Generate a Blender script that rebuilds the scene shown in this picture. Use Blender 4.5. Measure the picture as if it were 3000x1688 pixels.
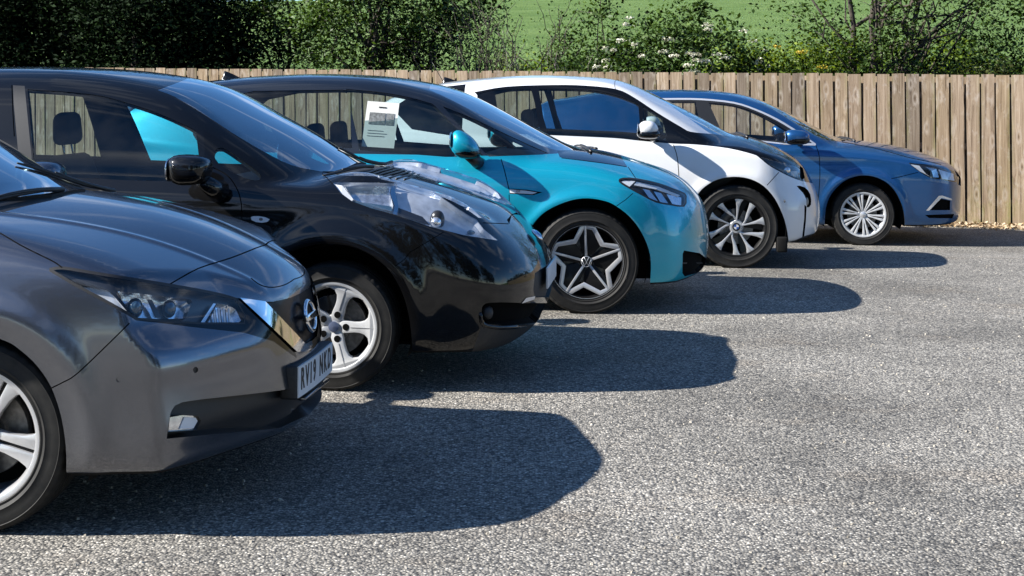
import bpy, bmesh, math, random
import numpy as np
from mathutils import Vector, Matrix
from mathutils.bvhtree import BVHTree

for o in list(bpy.data.objects):
    bpy.data.objects.remove(o)
S = bpy.context.scene
R = math.radians
random.seed(7)
RNG = np.random.default_rng(11)

# ------------------------------------------------------------------ camera
IMG_W, IMG_H = 3000.0, 1688.0
FOC = 4200.0                       # focal length in photo pixels
PX, PY = 1500.0, 255.0             # principal point (the photo is a crop below the lens axis)
ROLL = math.atan(0.0115)
EYE = Vector((0.0, 0.0, 1.5))
cam_d = bpy.data.cameras.new('camera')
cam = bpy.data.objects.new('camera', cam_d)
S.collection.objects.link(cam)
cam_d.sensor_fit = 'HORIZONTAL'
cam_d.sensor_width = 36.0
cam_d.lens = FOC / IMG_W * 36.0
cam_d.shift_x = 0.0
cam_d.shift_y = -(IMG_H / 2 - PY) / IMG_W
cam_d.clip_start = 0.05
cam_d.clip_end = 3000.0
cam.matrix_world = Matrix.Translation(EYE) @ Matrix.Rotation(R(90), 4, 'X') @ Matrix.Rotation(ROLL, 4, 'Z')
S.camera = cam
# the roll turns about the lens axis; the axis pixel is (PX, PY)

# ------------------------------------------------------------------ light
SUN_ELEV = R(32.2)
SUN_AZ = R(9.0)                   # ground direction the light travels: +X turned towards +Y
ldir = Vector((math.cos(SUN_AZ) * math.cos(SUN_ELEV), math.sin(SUN_AZ) * math.cos(SUN_ELEV), -math.sin(SUN_ELEV)))
sun_d = bpy.data.lights.new('sun', 'SUN')
sun_d.energy = 5.0
sun_d.angle = R(0.55)
sun_d.color = (1.0, 0.965, 0.905)
sun = bpy.data.objects.new('sun', sun_d)
S.collection.objects.link(sun)
sun.rotation_euler = ldir.to_track_quat('-Z', 'Y').to_euler()
sun.location = (-20, -5, 25)

W = bpy.data.worlds.new('World')
S.world = W
W.use_nodes = True
wn = W.node_tree
wn.nodes.clear()
wo = wn.nodes.new('ShaderNodeOutputWorld')
wb = wn.nodes.new('ShaderNodeBackground')
sky = wn.nodes.new('ShaderNodeTexSky')
sky.sky_type = 'NISHITA'
sky.sun_disc = False
sky.sun_elevation = SUN_ELEV
tosun = -ldir
sky.sun_rotation = math.atan2(tosun.x, tosun.y)
sky.air_density = 0.75
sky.dust_density = 0.0
sky.ozone_density = 3.2
# thin streaky fair-weather cloud all over the sky
tc = wn.nodes.new('ShaderNodeTexCoord')
mp = wn.nodes.new('ShaderNodeMapping')
mp.inputs['Scale'].default_value = (1.1, 2.0, 4.5)
mp.inputs['Rotation'].default_value = (0, 0, R(25))
nz = wn.nodes.new('ShaderNodeTexNoise')
nz.inputs['Scale'].default_value = 1.7
nz.inputs['Detail'].default_value = 7
nz.inputs['Roughness'].default_value = 0.56
nz.inputs['Distortion'].default_value = 0.5
rp = wn.nodes.new('ShaderNodeValToRGB')
rp.color_ramp.elements[0].position = 0.52
rp.color_ramp.elements[1].position = 0.76
mx = wn.nodes.new('ShaderNodeMixRGB')
mx.inputs['Color2'].default_value = (7.0, 7.6, 8.6, 1)
mul = wn.nodes.new('ShaderNodeMath'); mul.operation = 'MULTIPLY'; mul.inputs[1].default_value = 0.8
wn.links.new(tc.outputs['Generated'], mp.inputs['Vector'])
wn.links.new(mp.outputs[0], nz.inputs['Vector'])
wn.links.new(nz.outputs['Fac'], rp.inputs[0])
wn.links.new(rp.outputs[0], mul.inputs[0])
wn.links.new(mul.outputs[0], mx.inputs['Fac'])
hsv = wn.nodes.new('ShaderNodeHueSaturation'); hsv.inputs['Saturation'].default_value = 1.18
wn.links.new(sky.outputs[0], hsv.inputs['Color'])
wn.links.new(hsv.outputs[0], mx.inputs['Color1'])
wn.links.new(mx.outputs[0], wb.inputs['Color'])
wb.inputs['Strength'].default_value = 0.086
wn.links.new(wb.outputs[0], wo.inputs[0])

S.view_settings.view_transform = 'Standard'
S.view_settings.look = 'None'
S.view_settings.exposure = 1.22
S.view_settings.gamma = 1.0
S.render.engine = 'CYCLES'
S.cycles.use_denoising = True
S.cycles.max_bounces = 10
S.cycles.transparent_max_bounces = 16
S.cycles.caustics_reflective = False
S.cycles.caustics_refractive = False
S.cycles.sample_clamp_indirect = 6.0

# ------------------------------------------------------------------ materials
MATS = {}
def nodes(name):
    m = bpy.data.materials.new(name); m.use_nodes = True
    nt = m.node_tree
    return m, nt, nt.nodes['Principled BSDF']
def N(nt, kind, **kw):
    n = nt.nodes.new(kind)
    for k, v in kw.items():
        if k in n.inputs: n.inputs[k].default_value = v
        else: setattr(n, k, v)
    return n
def L(nt, a, b): nt.links.new(a, b)
def rgb(c): return (c[0], c[1], c[2], 1.0)
def simple(name, col, rough=0.5, metal=0.0, coat=0.0, noise=0.0, nscale=40.0, bump=0.0, spec=0.5):
    m, nt, b = nodes(name)
    b.inputs['Base Color'].default_value = rgb(col)
    b.inputs['Roughness'].default_value = rough
    b.inputs['Metallic'].default_value = metal
    b.inputs['Coat Weight'].default_value = coat
    b.inputs['Coat Roughness'].default_value = 0.03
    b.inputs['Specular IOR Level'].default_value = spec
    if noise or bump:
        t = N(nt, 'ShaderNodeTexCoord')
        n = N(nt, 'ShaderNodeTexNoise', Scale=nscale, Detail=4.0)
        L(nt, t.outputs['Object'], n.inputs['Vector'])
        if noise:
            mr = N(nt, 'ShaderNodeMapRange')
            mr.inputs['From Min'].default_value = .3; mr.inputs['From Max'].default_value = .7
            mr.inputs['To Min'].default_value = 1 - noise; mr.inputs['To Max'].default_value = 1 + noise
            L(nt, n.outputs['Fac'], mr.inputs['Value'])
            mm = N(nt, 'ShaderNodeMixRGB', blend_type='MULTIPLY'); mm.inputs['Fac'].default_value = 1
            mm.inputs['Color1'].default_value = rgb(col)
            L(nt, mr.outputs[0], mm.inputs['Color2']); L(nt, mm.outputs[0], b.inputs['Base Color'])
        if bump:
            bp = N(nt, 'ShaderNodeBump', Strength=bump, Distance=0.002)
            L(nt, n.outputs['Fac'], bp.inputs['Height']); L(nt, bp.outputs[0], b.inputs['Normal'])
    MATS[name] = m
    return m
def paint(name, col, metal=0.55, rough=0.34, flake=0.12, dirt=0.10, spec=.5):
    m, nt, b = nodes(name)
    b.inputs['Specular IOR Level'].default_value = spec
    b.inputs['Metallic'].default_value = metal
    b.inputs['Coat Weight'].default_value = 1.0
    b.inputs['Coat IOR'].default_value = 1.5
    t = N(nt, 'ShaderNodeTexCoord')
    fl = N(nt, 'ShaderNodeTexNoise', Scale=900.0, Detail=1.0)
    L(nt, t.outputs['Object'], fl.inputs['Vector'])
    mr = N(nt, 'ShaderNodeMapRange'); mr.inputs['To Min'].default_value = 1 - flake; mr.inputs['To Max'].default_value = 1 + flake
    mr.inputs['From Min'].default_value = .3; mr.inputs['From Max'].default_value = .7
    L(nt, fl.outputs['Fac'], mr.inputs['Value'])
    mm = N(nt, 'ShaderNodeMixRGB', blend_type='MULTIPLY'); mm.inputs['Fac'].default_value = 1
    mm.inputs['Color1'].default_value = rgb(col)
    L(nt, mr.outputs[0], mm.inputs['Color2'])
    # thin road dust in ragged patches
    dn = N(nt, 'ShaderNodeTexNoise', Scale=5.0, Detail=6.0, Roughness=0.65)
    L(nt, t.outputs['Object'], dn.inputs['Vector'])
    dm = N(nt, 'ShaderNodeMapRange'); dm.inputs['From Min'].default_value = .42; dm.inputs['From Max'].default_value = .8
    dm.inputs['To Max'].default_value = dirt
    L(nt, dn.outputs['Fac'], dm.inputs['Value'])
    dd = N(nt, 'ShaderNodeMixRGB'); dd.inputs['Color2'].default_value = (.24, .215, .18, 1)
    L(nt, dm.outputs[0], dd.inputs['Fac']); L(nt, mm.outputs[0], dd.inputs['Color1'])
    L(nt, dd.outputs[0], b.inputs['Base Color'])
    b.inputs['Roughness'].default_value = rough
    cr = N(nt, 'ShaderNodeMapRange'); cr.inputs['To Min'].default_value = 0.015; cr.inputs['To Max'].default_value = 0.07
    L(nt, dn.outputs['Fac'], cr.inputs['Value']); L(nt, cr.outputs[0], b.inputs['Coat Roughness'])
    # orange peel
    op = N(nt, 'ShaderNodeTexNoise', Scale=260.0, Detail=1.0)
    L(nt, t.outputs['Object'], op.inputs['Vector'])
    bp = N(nt, 'ShaderNodeBump', Strength=0.02, Distance=0.001)
    L(nt, op.outputs['Fac'], bp.inputs['Height']); L(nt, bp.outputs[0], b.inputs['Coat Normal'])
    MATS[name] = m
    return m
def glassmat(name, tint, refl=1.0, dust=0.0, f0=0.045, power=4.2):
    m = bpy.data.materials.new(name); m.use_nodes = True
    nt = m.node_tree; nt.nodes.clear()
    out = N(nt, 'ShaderNodeOutputMaterial')
    tr = N(nt, 'ShaderNodeBsdfTransparent'); tr.inputs[0].default_value = rgb(tint)
    gl = N(nt, 'ShaderNodeBsdfGlossy'); gl.inputs['Roughness'].default_value = 0.0
    gl.inputs[0].default_value = (refl, refl, refl, 1)
    lw = N(nt, 'ShaderNodeLayerWeight'); lw.inputs[0].default_value = 0.5
    pw = N(nt, 'ShaderNodeMath', operation='POWER'); pw.inputs[1].default_value = power
    L(nt, lw.outputs['Facing'], pw.inputs[0])
    ma = N(nt, 'ShaderNodeMath', operation='MULTIPLY_ADD'); ma.inputs[1].default_value = 0.95; ma.inputs[2].default_value = f0
    L(nt, pw.outputs[0], ma.inputs[0])
    mix = N(nt, 'ShaderNodeMixShader')
    L(nt, ma.outputs[0], mix.inputs[0]); L(nt, tr.outputs[0], mix.inputs[1]); L(nt, gl.outputs[0], mix.inputs[2])
    last = mix.outputs[0]
    if dust:
        t = N(nt, 'ShaderNodeTexCoord'); n = N(nt, 'ShaderNodeTexNoise', Scale=7.0, Detail=5.0)
        L(nt, t.outputs['Object'], n.inputs['Vector'])
        mr = N(nt, 'ShaderNodeMapRange'); mr.inputs['From Min'].default_value = .4; mr.inputs['From Max'].default_value = .8; mr.inputs['To Max'].default_value = dust
        L(nt, n.outputs['Fac'], mr.inputs['Value'])
        df = N(nt, 'ShaderNodeBsdfDiffuse'); df.inputs[0].default_value = (.5, .48, .44, 1)
        m2 = N(nt, 'ShaderNodeMixShader'); L(nt, mr.outputs[0], m2.inputs[0]); L(nt, last, m2.inputs[1]); L(nt, df.outputs[0], m2.inputs[2])
        last = m2.outputs[0]
    L(nt, last, out.inputs[0])
    MATS[name] = m
    return m

paint('paint_grey', (.145, .152, .175), metal=.92, rough=.24, flake=.2, dirt=.03)
paint('paint_black', (.003, .003, .0034), metal=.0, rough=.4, flake=.0, dirt=.008, spec=.05)
paint('paint_teal', (.0, .35, .50), metal=.45, rough=.38, flake=.12, dirt=.03)
paint('paint_white', (.74, .74, .74), metal=.0, rough=.3, flake=.0, dirt=.06)
paint('paint_blue', (.012, .088, .25), metal=.6, rough=.34, flake=.2, dirt=.015)
simple('black_gloss', (.004, .004, .0045), .12, coat=.5, spec=.2)
simple('roof_black', (.008, .009, .012), .16, coat=.9)
simple('black_trim', (.013, .013, .014), .42, noise=.2, nscale=120)
simple('black_plastic', (.022, .022, .023), .6, noise=.25, nscale=90, bump=.15)
simple('gap_black', (.003, .003, .003), .9, spec=.1)
simple('underbody', (.008, .008, .008), .9, noise=.4, nscale=15, spec=.2)
simple('interior_cloth', (.016, .017, .02), .9, noise=.3, nscale=200, bump=.1, spec=.2)
simple('interior_plastic', (.022, .023, .026), .6, noise=.1, nscale=60)
simple('interior_grey', (.16, .16, .16), .7)
simple('chrome', (.82, .82, .83), .06, metal=1.0)
simple('satin_chrome', (.78, .78, .79), .25, metal=.6)
simple('alloy_silver', (.64, .645, .65), .34, metal=.3, coat=.4, noise=.05, nscale=25)
simple('alloy_machined', (.62, .62, .63), .28, metal=.5, coat=.4, noise=.05, nscale=30)
simple('alloy_black', (.006, .006, .0065), .45, coat=.15, spec=.2)
simple('brake_metal', (.22, .21, .20), .45, metal=.8, noise=.3, nscale=50)
simple('plate_white', (.70, .71, .72), .35, noise=.05, nscale=30)
simple('plate_ink', (.01, .01, .01), .5)
simple('badge_sky_steel', (.22, .27, .42), .2, metal=.6, coat=.5)  # steel with the blue of a reflection put into its base colour
simple('badge_blue', (.02, .09, .35), .2, coat=.5)
simple('badge_white', (.7, .7, .7), .3)
simple('reflector', (.75, .76, .78), .12, metal=1.0, noise=.15, nscale=60)
simple('reflector_dim', (.74, .77, .82), .22, metal=.35, noise=.25, nscale=14, bump=.3)  # pale blue in the base colour stands in for sky reflected in chrome
simple('lamp_blueglass', (.05, .10, .16), .12, coat=.6)
simple('grille_navy', (.005, .006, .009), .3, coat=.12, spec=.15)
simple('lamp_chrome', (.78, .80, .84), .16, metal=.8, noise=.35, nscale=45, bump=.6)
glassmat('glass_pale', (.86, .89, .88), dust=.02)
simple('lamp_dark', (.02, .02, .022), .3)
simple('amber', (.55, .23, .04), .3)
simple('lamp_white', (.75, .76, .78), .3)
simple('mirror_glass', (.85, .85, .86), .01, metal=1.0)
simple('cowl_beige', (.34, .315, .27), .8, noise=.2, nscale=30)
simple('paper', (.78, .77, .72), .7, noise=.03, nscale=30)
simple('paper_grey', (.18, .19, .19), .7, noise=.5, nscale=60)
glassmat('glass_side', (.62, .72, .72), dust=.02)
glassmat('glass_dark', (.10, .12, .13), dust=.02)
glassmat('glass_front', (.50, .64, .70), dust=.015, f0=.16, power=1.7)
glassmat('lens_soft', (.95, .96, .97), f0=.045, power=5.0)
glassmat('lens_clear', (.93, .94, .95), f0=.09, power=3.2)
def tyre_mat():
    m, nt, b = nodes('tyre_rubber')
    t = N(nt, 'ShaderNodeTexCoord'); n = N(nt, 'ShaderNodeTexNoise', Scale=9.0, Detail=6.0, Roughness=.7)
    L(nt, t.outputs['Object'], n.inputs['Vector'])
    rmp = N(nt, 'ShaderNodeValToRGB')
    rmp.color_ramp.elements[0].position = .35; rmp.color_ramp.elements[0].color = (.011, .011, .0112, 1)
    rmp.color_ramp.elements[1].position = .75; rmp.color_ramp.elements[1].color = (.032, .030, .027, 1)
    L(nt, n.outputs['Fac'], rmp.inputs[0]); L(nt, rmp.outputs[0], b.inputs['Base Color'])
    b.inputs['Roughness'].default_value = .68; b.inputs['Specular IOR Level'].default_value = .3
    MATS['tyre_rubber'] = m
tyre_mat()
# ------------------------------------------------------------------ object helpers
COL = S.collection
def link(o, parent=None):
    COL.objects.link(o)
    if parent is not None: o.parent = parent
    return o
def mesh_obj(name, verts, faces, mat=None, parent=None, smooth=True, normals=None):
    me = bpy.data.meshes.new(name)
    me.from_pydata([tuple(v) for v in verts], [], [tuple(f) for f in faces])
    if mat is not None: me.materials.append(MATS[mat] if isinstance(mat, str) else mat)
    me.update()
    if smooth: me.shade_smooth()
    if normals is not None and len(me.vertices):
        me.normals_split_custom_set_from_vertices([tuple(n) for n in normals])
    return link(bpy.data.objects.new(name, me), parent)
def empty(name, loc=(0, 0, 0), rotz=0.0, parent=None):
    o = bpy.data.objects.new(name, None)
    o.empty_display_size = .2
    o.location = loc; o.rotation_euler = (0, 0, rotz)
    return link(o, parent)
def tag(o, label=None, cat=None, group=None, kind=None):
    if label: o['label'] = label
    if cat: o['category'] = cat
    if group: o['group'] = group
    if kind: o['kind'] = kind
    return o
def bm_obj(name, bm, mat=None, parent=None, smooth=True, angle=None):
    me = bpy.data.meshes.new(name)
    bm.normal_update()
    bm.to_mesh(me); bm.free()
    if mat is not None: me.materials.append(MATS[mat] if isinstance(mat, str) else mat)
    if smooth:
        if angle: me.shade_smooth(); me.set_sharp_from_angle(angle=R(angle))
        else: me.shade_smooth()
    return link(bpy.data.objects.new(name, me), parent)
def box_bm(bm, c, s, rot=None, bevel=0.0, segs=2):
    r = bmesh.ops.create_cube(bm, size=1.0)
    vs = r['verts']
    for v in vs: v.co = Vector((v.co.x * s[0], v.co.y * s[1], v.co.z * s[2]))
    if bevel:
        es = list({e for v in vs for e in v.link_edges})
        rr = bmesh.ops.bevel(bm, geom=es, offset=bevel, segments=segs, affect='EDGES', profile=.5)
        vs = list({v for f in rr['faces'] for v in f.verts} | {v for v in vs if v.is_valid})
    M = Matrix.Translation(Vector(c)) @ (rot.to_4x4() if rot is not None else Matrix.Identity(4))
    for v in vs: v.co = M @ v.co
    return vs
def tube(bm, pts, rad, n=8, cap=True):
    """round bar through pts; rad a number or list"""
    pts = [Vector(p) for p in pts]
    rads = rad if isinstance(rad, (list, tuple)) else [rad] * len(pts)
    rings = []
    ref = Vector((0, 0, 1))
    for i, p in enumerate(pts):
        d = (pts[min(i + 1, len(pts) - 1)] - pts[max(i - 1, 0)])
        if d.length < 1e-9: d = Vector((0, 0, 1))
        d.normalize()
        a = d.cross(ref)
        if a.length < .1: a = d.cross(Vector((1, 0, 0)))
        a.normalize(); b = d.cross(a)
        rings.append([bm.verts.new(p + rads[i] * (math.cos(2 * math.pi * k / n) * a + math.sin(2 * math.pi * k / n) * b)) for k in range(n)])
    for i in range(len(rings) - 1):
        for k in range(n):
            bm.faces.new((rings[i][k], rings[i][(k + 1) % n], rings[i + 1][(k + 1) % n], rings[i + 1][k]))
    if cap:
        bm.faces.new(rings[0][::-1]); bm.faces.new(rings[-1])
def prism(bm, poly, y0, y1, bevel=0.0):
    """poly: list of (x,z); extruded from y0 to y1 (closed)"""
    a = [bm.verts.new((p[0], y0, p[1])) for p in poly]
    b = [bm.verts.new((p[0], y1, p[1])) for p in poly]
    n = len(poly)
    fs = [bm.faces.new(a), bm.faces.new(b[::-1])]
    for i in range(n):
        fs.append(bm.faces.new((a[i], b[i], b[(i + 1) % n], a[(i + 1) % n])))
    bmesh.ops.recalc_face_normals(bm, faces=fs)
    if bevel:
        bmesh.ops.bevel(bm, geom=list(fs[0].edges) + list(fs[1].edges), offset=bevel, segments=2, affect='EDGES', profile=.5)
    return fs
def lathe(bm, prof, n=64, axis='y', closed=False):
    """prof: list of (r, y); revolve about y"""
    rings = []
    for r, y in prof:
        rings.append([bm.verts.new((r * math.cos(2 * math.pi * k / n), y, r * math.sin(2 * math.pi * k / n))) for k in range(n)])
    m = len(prof)
    for i in range(m if closed else m - 1):
        A, B = rings[i], rings[(i + 1) % m]
        for k in range(n):
            bm.faces.new((A[k], A[(k + 1) % n], B[(k + 1) % n], B[k]))
    return rings

# ------------------------------------------------------------------ splines and implicit body
def spl(pts, pad=1.5, n=4000):
    """natural cubic through pts -> fast vectorised lookup, linear beyond the ends"""
    x = np.array([p[0] for p in pts], float); y = np.array([p[1] for p in pts], float)
    k = len(x)
    if k == 1: return lambda t: np.full_like(np.asarray(t, float), y[0])
    if k == 2: 
        m = np.full(2, (y[1] - y[0]) / (x[1] - x[0]))
    h = np.diff(x)
    A = np.zeros((k, k)); b = np.zeros(k)
    A[0, 0] = A[-1, -1] = 1
    for i in range(1, k - 1):
        A[i, i - 1] = h[i - 1]; A[i, i] = 2 * (h[i - 1] + h[i]); A[i, i + 1] = h[i]
        b[i] = 6 * ((y[i + 1] - y[i]) / h[i] - (y[i] - y[i - 1]) / h[i - 1])
    M = np.linalg.solve(A, b)
    gx = np.linspace(x[0], x[-1], n)
    j = np.clip(np.searchsorted(x, gx) - 1, 0, k - 2)
    d0 = gx - x[j]; d1 = x[j + 1] - gx; hh = h[j]
    gy = M[j] * d1 ** 3 / (6 * hh) + M[j + 1] * d0 ** 3 / (6 * hh) + (y[j] / hh - M[j] * hh / 6) * d1 + (y[j + 1] / hh - M[j + 1] * hh / 6) * d0
    s0 = (gy[1] - gy[0]) / (gx[1] - gx[0]); s1 = (gy[-1] - gy[-2]) / (gx[-1] - gx[-2])
    gx = np.concatenate([[gx[0] - pad], gx, [gx[-1] + pad]]); gy = np.concatenate([[gy[0] - s0 * pad], gy, [gy[-1] + s1 * pad]])
    return lambda t: np.interp(t, gx, gy)
def lin(pts):
    x = [p[0] for p in pts]; y = [p[1] for p in pts]
    return lambda t: np.interp(t, x, y)
def smax(a, b, k):
    h = np.maximum(k - np.abs(a - b), 0.0) / k
    return np.maximum(a, b) + h * h * k * .25
def smin(a, b, k): return -smax(-a, -b, k)
def sstep(x, a, b):
    t = np.clip((x - a) / (b - a), 0, 1)
    return t * t * (3 - 2 * t)

class Frame:
    """a parked car's frame: x forward, y to its left (away from the camera), z up; origin on the ground under the front axle"""
    def __init__(s, o, heading):
        s.o = Vector(o); s.t = R(heading)
        s.M = Matrix.Translation(s.o) @ Matrix.Rotation(-s.t, 4, 'Z')
        s.Mi = s.M.inverted()
        s.eye = s.Mi @ EYE
    def ray(s, p):
        dx, dy = p[0] - PX, p[1] - PY
        c, sn = math.cos(ROLL), math.sin(ROLL)
        x = c * dx + sn * dy; y = -sn * dx + c * dy
        return (s.Mi.to_3x3() @ Vector((x / FOC, 1.0, -y / FOC))).normalized()
    def at(s, p, y):
        """point of the vertical plane 'y' metres left of the car's middle that the photo pixel p shows"""
        r = s.ray(p); k = (y - s.eye.y) / r.y
        return s.eye + k * r
    def pix(s, P):
        """P (n,3) car frame -> photo pixels"""
        P = np.asarray(P, float)
        M = np.array(s.M)
        w = P @ M[:3, :3].T + M[:3, 3] - np.array(EYE)
        x = w[:, 0] / w[:, 1] * FOC; y = -w[:, 2] / w[:, 1] * FOC
        c, sn = math.cos(ROLL), math.sin(ROLL)
        return np.stack([PX + c * x - sn * y, PY + sn * x + c * y], 1)

def in_poly(pts, poly):
    pts = np.asarray(pts, float); poly = np.asarray(poly, float)
    x, y = pts[:, 0], pts[:, 1]
    ins = np.zeros(len(pts), bool)
    n = len(poly); j = n - 1
    for i in range(n):
        xi, yi = poly[i]; xj, yj = poly[j]
        c = ((yi > y) != (yj > y)) & (x < (xj - xi) * (y - yi) / (yj - yi + 1e-15) + xi)
        ins ^= c; j = i
    return ins
def strip(line, w):
    """polyline -> closed thin polygon of width w"""
    P = np.array(line, float); n = len(P)
    d = np.zeros_like(P)
    d[1:-1] = P[2:] - P[:-2]; d[0] = P[1] - P[0]; d[-1] = P[-1] - P[-2]
    d /= np.linalg.norm(d, axis=1)[:, None] + 1e-12
    nn = np.stack([-d[:, 1], d[:, 0]], 1) * w * .5
    return [tuple(p) for p in (P + nn)] + [tuple(p) for p in (P - nn)[::-1]]
def curve(pts, n=4, closed=False):
    """Catmull-Rom refinement of a traced outline"""
    P = [np.array(p, float) for p in pts]; m = len(P); out = []
    rng = range(m) if closed else range(m - 1)
    for i in rng:
        p0 = P[(i - 1) % m] if (closed or i > 0) else 2 * P[0] - P[1]
        p1 = P[i]; p2 = P[(i + 1) % m]
        p3 = P[(i + 2) % m] if (closed or i + 2 < m) else 2 * P[-1] - P[-2]
        for k in range(n):
            t = k / n
            out.append(tuple(.5 * ((2 * p1) + (-p0 + p2) * t + (2 * p0 - 5 * p1 + 4 * p2 - p3) * t * t + (-p0 + 3 * p1 - 3 * p2 + p3) * t ** 3)))
    if not closed: out.append(tuple(P[-1]))
    return out

class Body:
    """half a car body (near side, y<=0) as a fine grid on an implicit surface, cut into panels"""
    def __init__(s, fr, F, xr, xf, zax=.62, nth=140, step=.03, nfront=58, nrear=16, rf=.5, rr=.5):
        s.fr, s.F = fr, F
        xc0, xc1 = xr + rr, xf - rf
        rows = []
        for i in range(nrear):
            ph = math.pi / 2 * (1 - i / nrear)
            rows.append((xc0, -math.sin(ph), math.cos(ph)))
        n = max(4, int((xc1 - xc0) / step))
        for i in range(n): rows.append((xc0 + (xc1 - xc0) * i / n, 0.0, 1.0))
        for i in range(nfront + 1):
            ph = math.pi / 2 * i / nfront
            rows.append((xc1, math.sin(ph), math.cos(ph)))
        rows = np.array(rows)
        nlow = 10
        th = np.concatenate([np.linspace(-math.pi / 2, -.95, nlow, endpoint=False), np.linspace(-.95, math.pi / 2, nth - nlow)])
        cx = rows[:, 0][:, None] * np.ones(nth); dx = rows[:, 1][:, None] * np.ones(nth)
        da = rows[:, 2][:, None] * np.cos(th); dz = rows[:, 2][:, None] * np.sin(th)
        da[:, 0] = da[:, -1] = 0
        K = 36
        last = np.zeros_like(cx)
        for k in range(1, K):
            r = 2.0 * k / K
            f = F(cx + r * dx, r * da, zax + r * dz)
            last = np.where(f < 0, r, last)
        lo = last; hi = last + 2.0 / K
        for k in range(26):
            mid = .5 * (lo + hi)
            f = F(cx + mid * dx, mid * da, zax + mid * dz)
            lo = np.where(f < 0, mid, lo); hi = np.where(f < 0, hi, mid)
        r = .5 * (lo + hi)
        X = cx + r * dx; A = r * da; Z = zax + r * dz
        V = np.stack([X, -A, Z], 2).reshape(-1, 3)
        nu, nv = X.shape
        idx = np.arange(nu * nv).reshape(nu, nv)
        q = np.stack([idx[:-1, :-1], idx[1:, :-1], idx[1:, 1:], idx[:-1, 1:]], 2).reshape(-1, 4)
        me = bpy.data.meshes.new('tmp'); me.from_pydata(V.tolist(), [], q.tolist())
        s.bm = bmesh.new(); s.bm.from_mesh(me); bpy.data.meshes.remove(me)
        bmesh.ops.remove_doubles(s.bm, verts=s.bm.verts, dist=1e-5)
        bmesh.ops.dissolve_degenerate(s.bm, dist=1e-6, edges=s.bm.edges)
        s.bvh = BVHTree.FromBMesh(s.bm)
        s.regions = []
    def grad(s, P):
        P = np.asarray(P, float); e = .004
        x, a, z = P[:, 0], np.abs(P[:, 1]), P[:, 2]
        gx = s.F(x + e, a, z) - s.F(x - e, a, z)
        ga = s.F(x, a + e, z) - s.F(x, np.abs(a - e), z)
        gz = s.F(x, a, z + e) - s.F(x, a, z - e)
        n = np.stack([gx, -ga, gz], 1)
        return n / (np.linalg.norm(n, axis=1)[:, None] + 1e-12)
    def hit(s, px):
        h = s.bvh.ray_cast(s.fr.eye, s.fr.ray(px))
        return h[0]
    def side(s, x, z):
        h = s.bvh.ray_cast(Vector((x, -3, z)), Vector((0, 1, 0)))
        return h[0]
    def px2xz(s, pts):
        out = []
        for p in pts:
            h = s.hit(p)
            if h is None:
                h = s.fr.at(p, -.86)
            out.append((h.x, h.z))
        return out
    def proj(s, kind, P):
        P = np.asarray(P, float).reshape(-1, 3)
        if kind == 'px': return s.fr.pix(P)
        if kind in ('xz', 'xzall'): return P[:, [0, 2]]
        if kind == 'xa': return np.stack([P[:, 0], -P[:, 1]], 1)
        if kind == 'az': return np.stack([-P[:, 1], P[:, 2]], 1)
    def facing(s, kind, C, Nn):
        if kind == 'px': return ((np.array(s.fr.eye) - C) * Nn).sum(1) > -.02
        if kind == 'xz': return Nn[:, 1] < -.12
        if kind == 'xzall': return np.ones(len(C), bool)
        if kind == 'xa': return Nn[:, 2] > .1
        if kind == 'az': return Nn[:, 0] > .1
    def add(s, key, kind, poly, cond=None):
        """cut the surface along the outline; faces inside become the region 'key'"""
        poly = [tuple(map(float, p)) for p in poly]
        bm = s.bm
        pp = np.array(poly); lo = pp.min(0); hi = pp.max(0)
        bm.faces.ensure_lookup_table()
        fl = list(bm.faces)
        CC = np.array([f.calc_center_median()[:] for f in fl])
        pv = s.proj(kind, CC)
        m = 24.0 if kind == 'px' else .04
        ok = (pv[:, 0] > lo[0] - m) & (pv[:, 0] < hi[0] + m) & (pv[:, 1] > lo[1] - m) & (pv[:, 1] < hi[1] + m)
        cand = [fl[i] for i in np.nonzero(ok)[0]]
        if cand:
            C = np.array([f.calc_center_median()[:] for f in cand]); G = s.grad(C)
            ok = s.facing(kind, C, G)
            if cond is not None: ok &= cond(C, G)
            cand = {f for f, k in zip(cand, ok) if k}
        else: cand = set()
        n = len(poly)
        for i in range(n):
            a = np.array(poly[i]); b = np.array(poly[(i + 1) % n])
            if np.linalg.norm(b - a) < 1e-9: continue
            if kind == 'px':
                co = s.fr.eye; no = s.fr.ray(a).cross(s.fr.ray(b))
                if no.length < 1e-9: continue
                no.normalize()
            else:
                d = b - a
                if kind in ('xz', 'xzall'): co = Vector((a[0], 0, a[1])); no = Vector((-d[1], 0, d[0]))
                elif kind == 'xa': co = Vector((a[0], -a[1], 0)); no = Vector((-d[1], -d[0], 0))
                else: co = Vector((0, -a[0], a[1])); no = Vector((0, d[1], d[0]))
                no.normalize()
            l2 = np.minimum(a, b); h2 = np.maximum(a, b)
            sub = []
            live = [f for f in cand if f.is_valid]
            if not live: break
            cnt = [len(f.verts) for f in live]
            allv = np.array([v.co[:] for f in live for v in f.verts])
            q = s.proj(kind, allv)
            sd = (allv - np.array(co)) @ np.array(no)
            off = np.concatenate([[0], np.cumsum(cnt)[:-1]])
            mnx = np.minimum.reduceat(q[:, 0], off); mxx = np.maximum.reduceat(q[:, 0], off)
            mny = np.minimum.reduceat(q[:, 1], off); mxy = np.maximum.reduceat(q[:, 1], off)
            smn = np.minimum.reduceat(sd, off); smx = np.maximum.reduceat(sd, off)
            sel = (mxx >= l2[0]) & (mnx <= h2[0]) & (mxy >= l2[1]) & (mny <= h2[1]) & (smn < -1e-6) & (smx > 1e-6)
            sub = [f for f, k in zip(live, sel) if k]
            if not sub: continue
            geom = set(sub)
            for f in sub: geom.update(f.edges); geom.update(f.verts)
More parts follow.
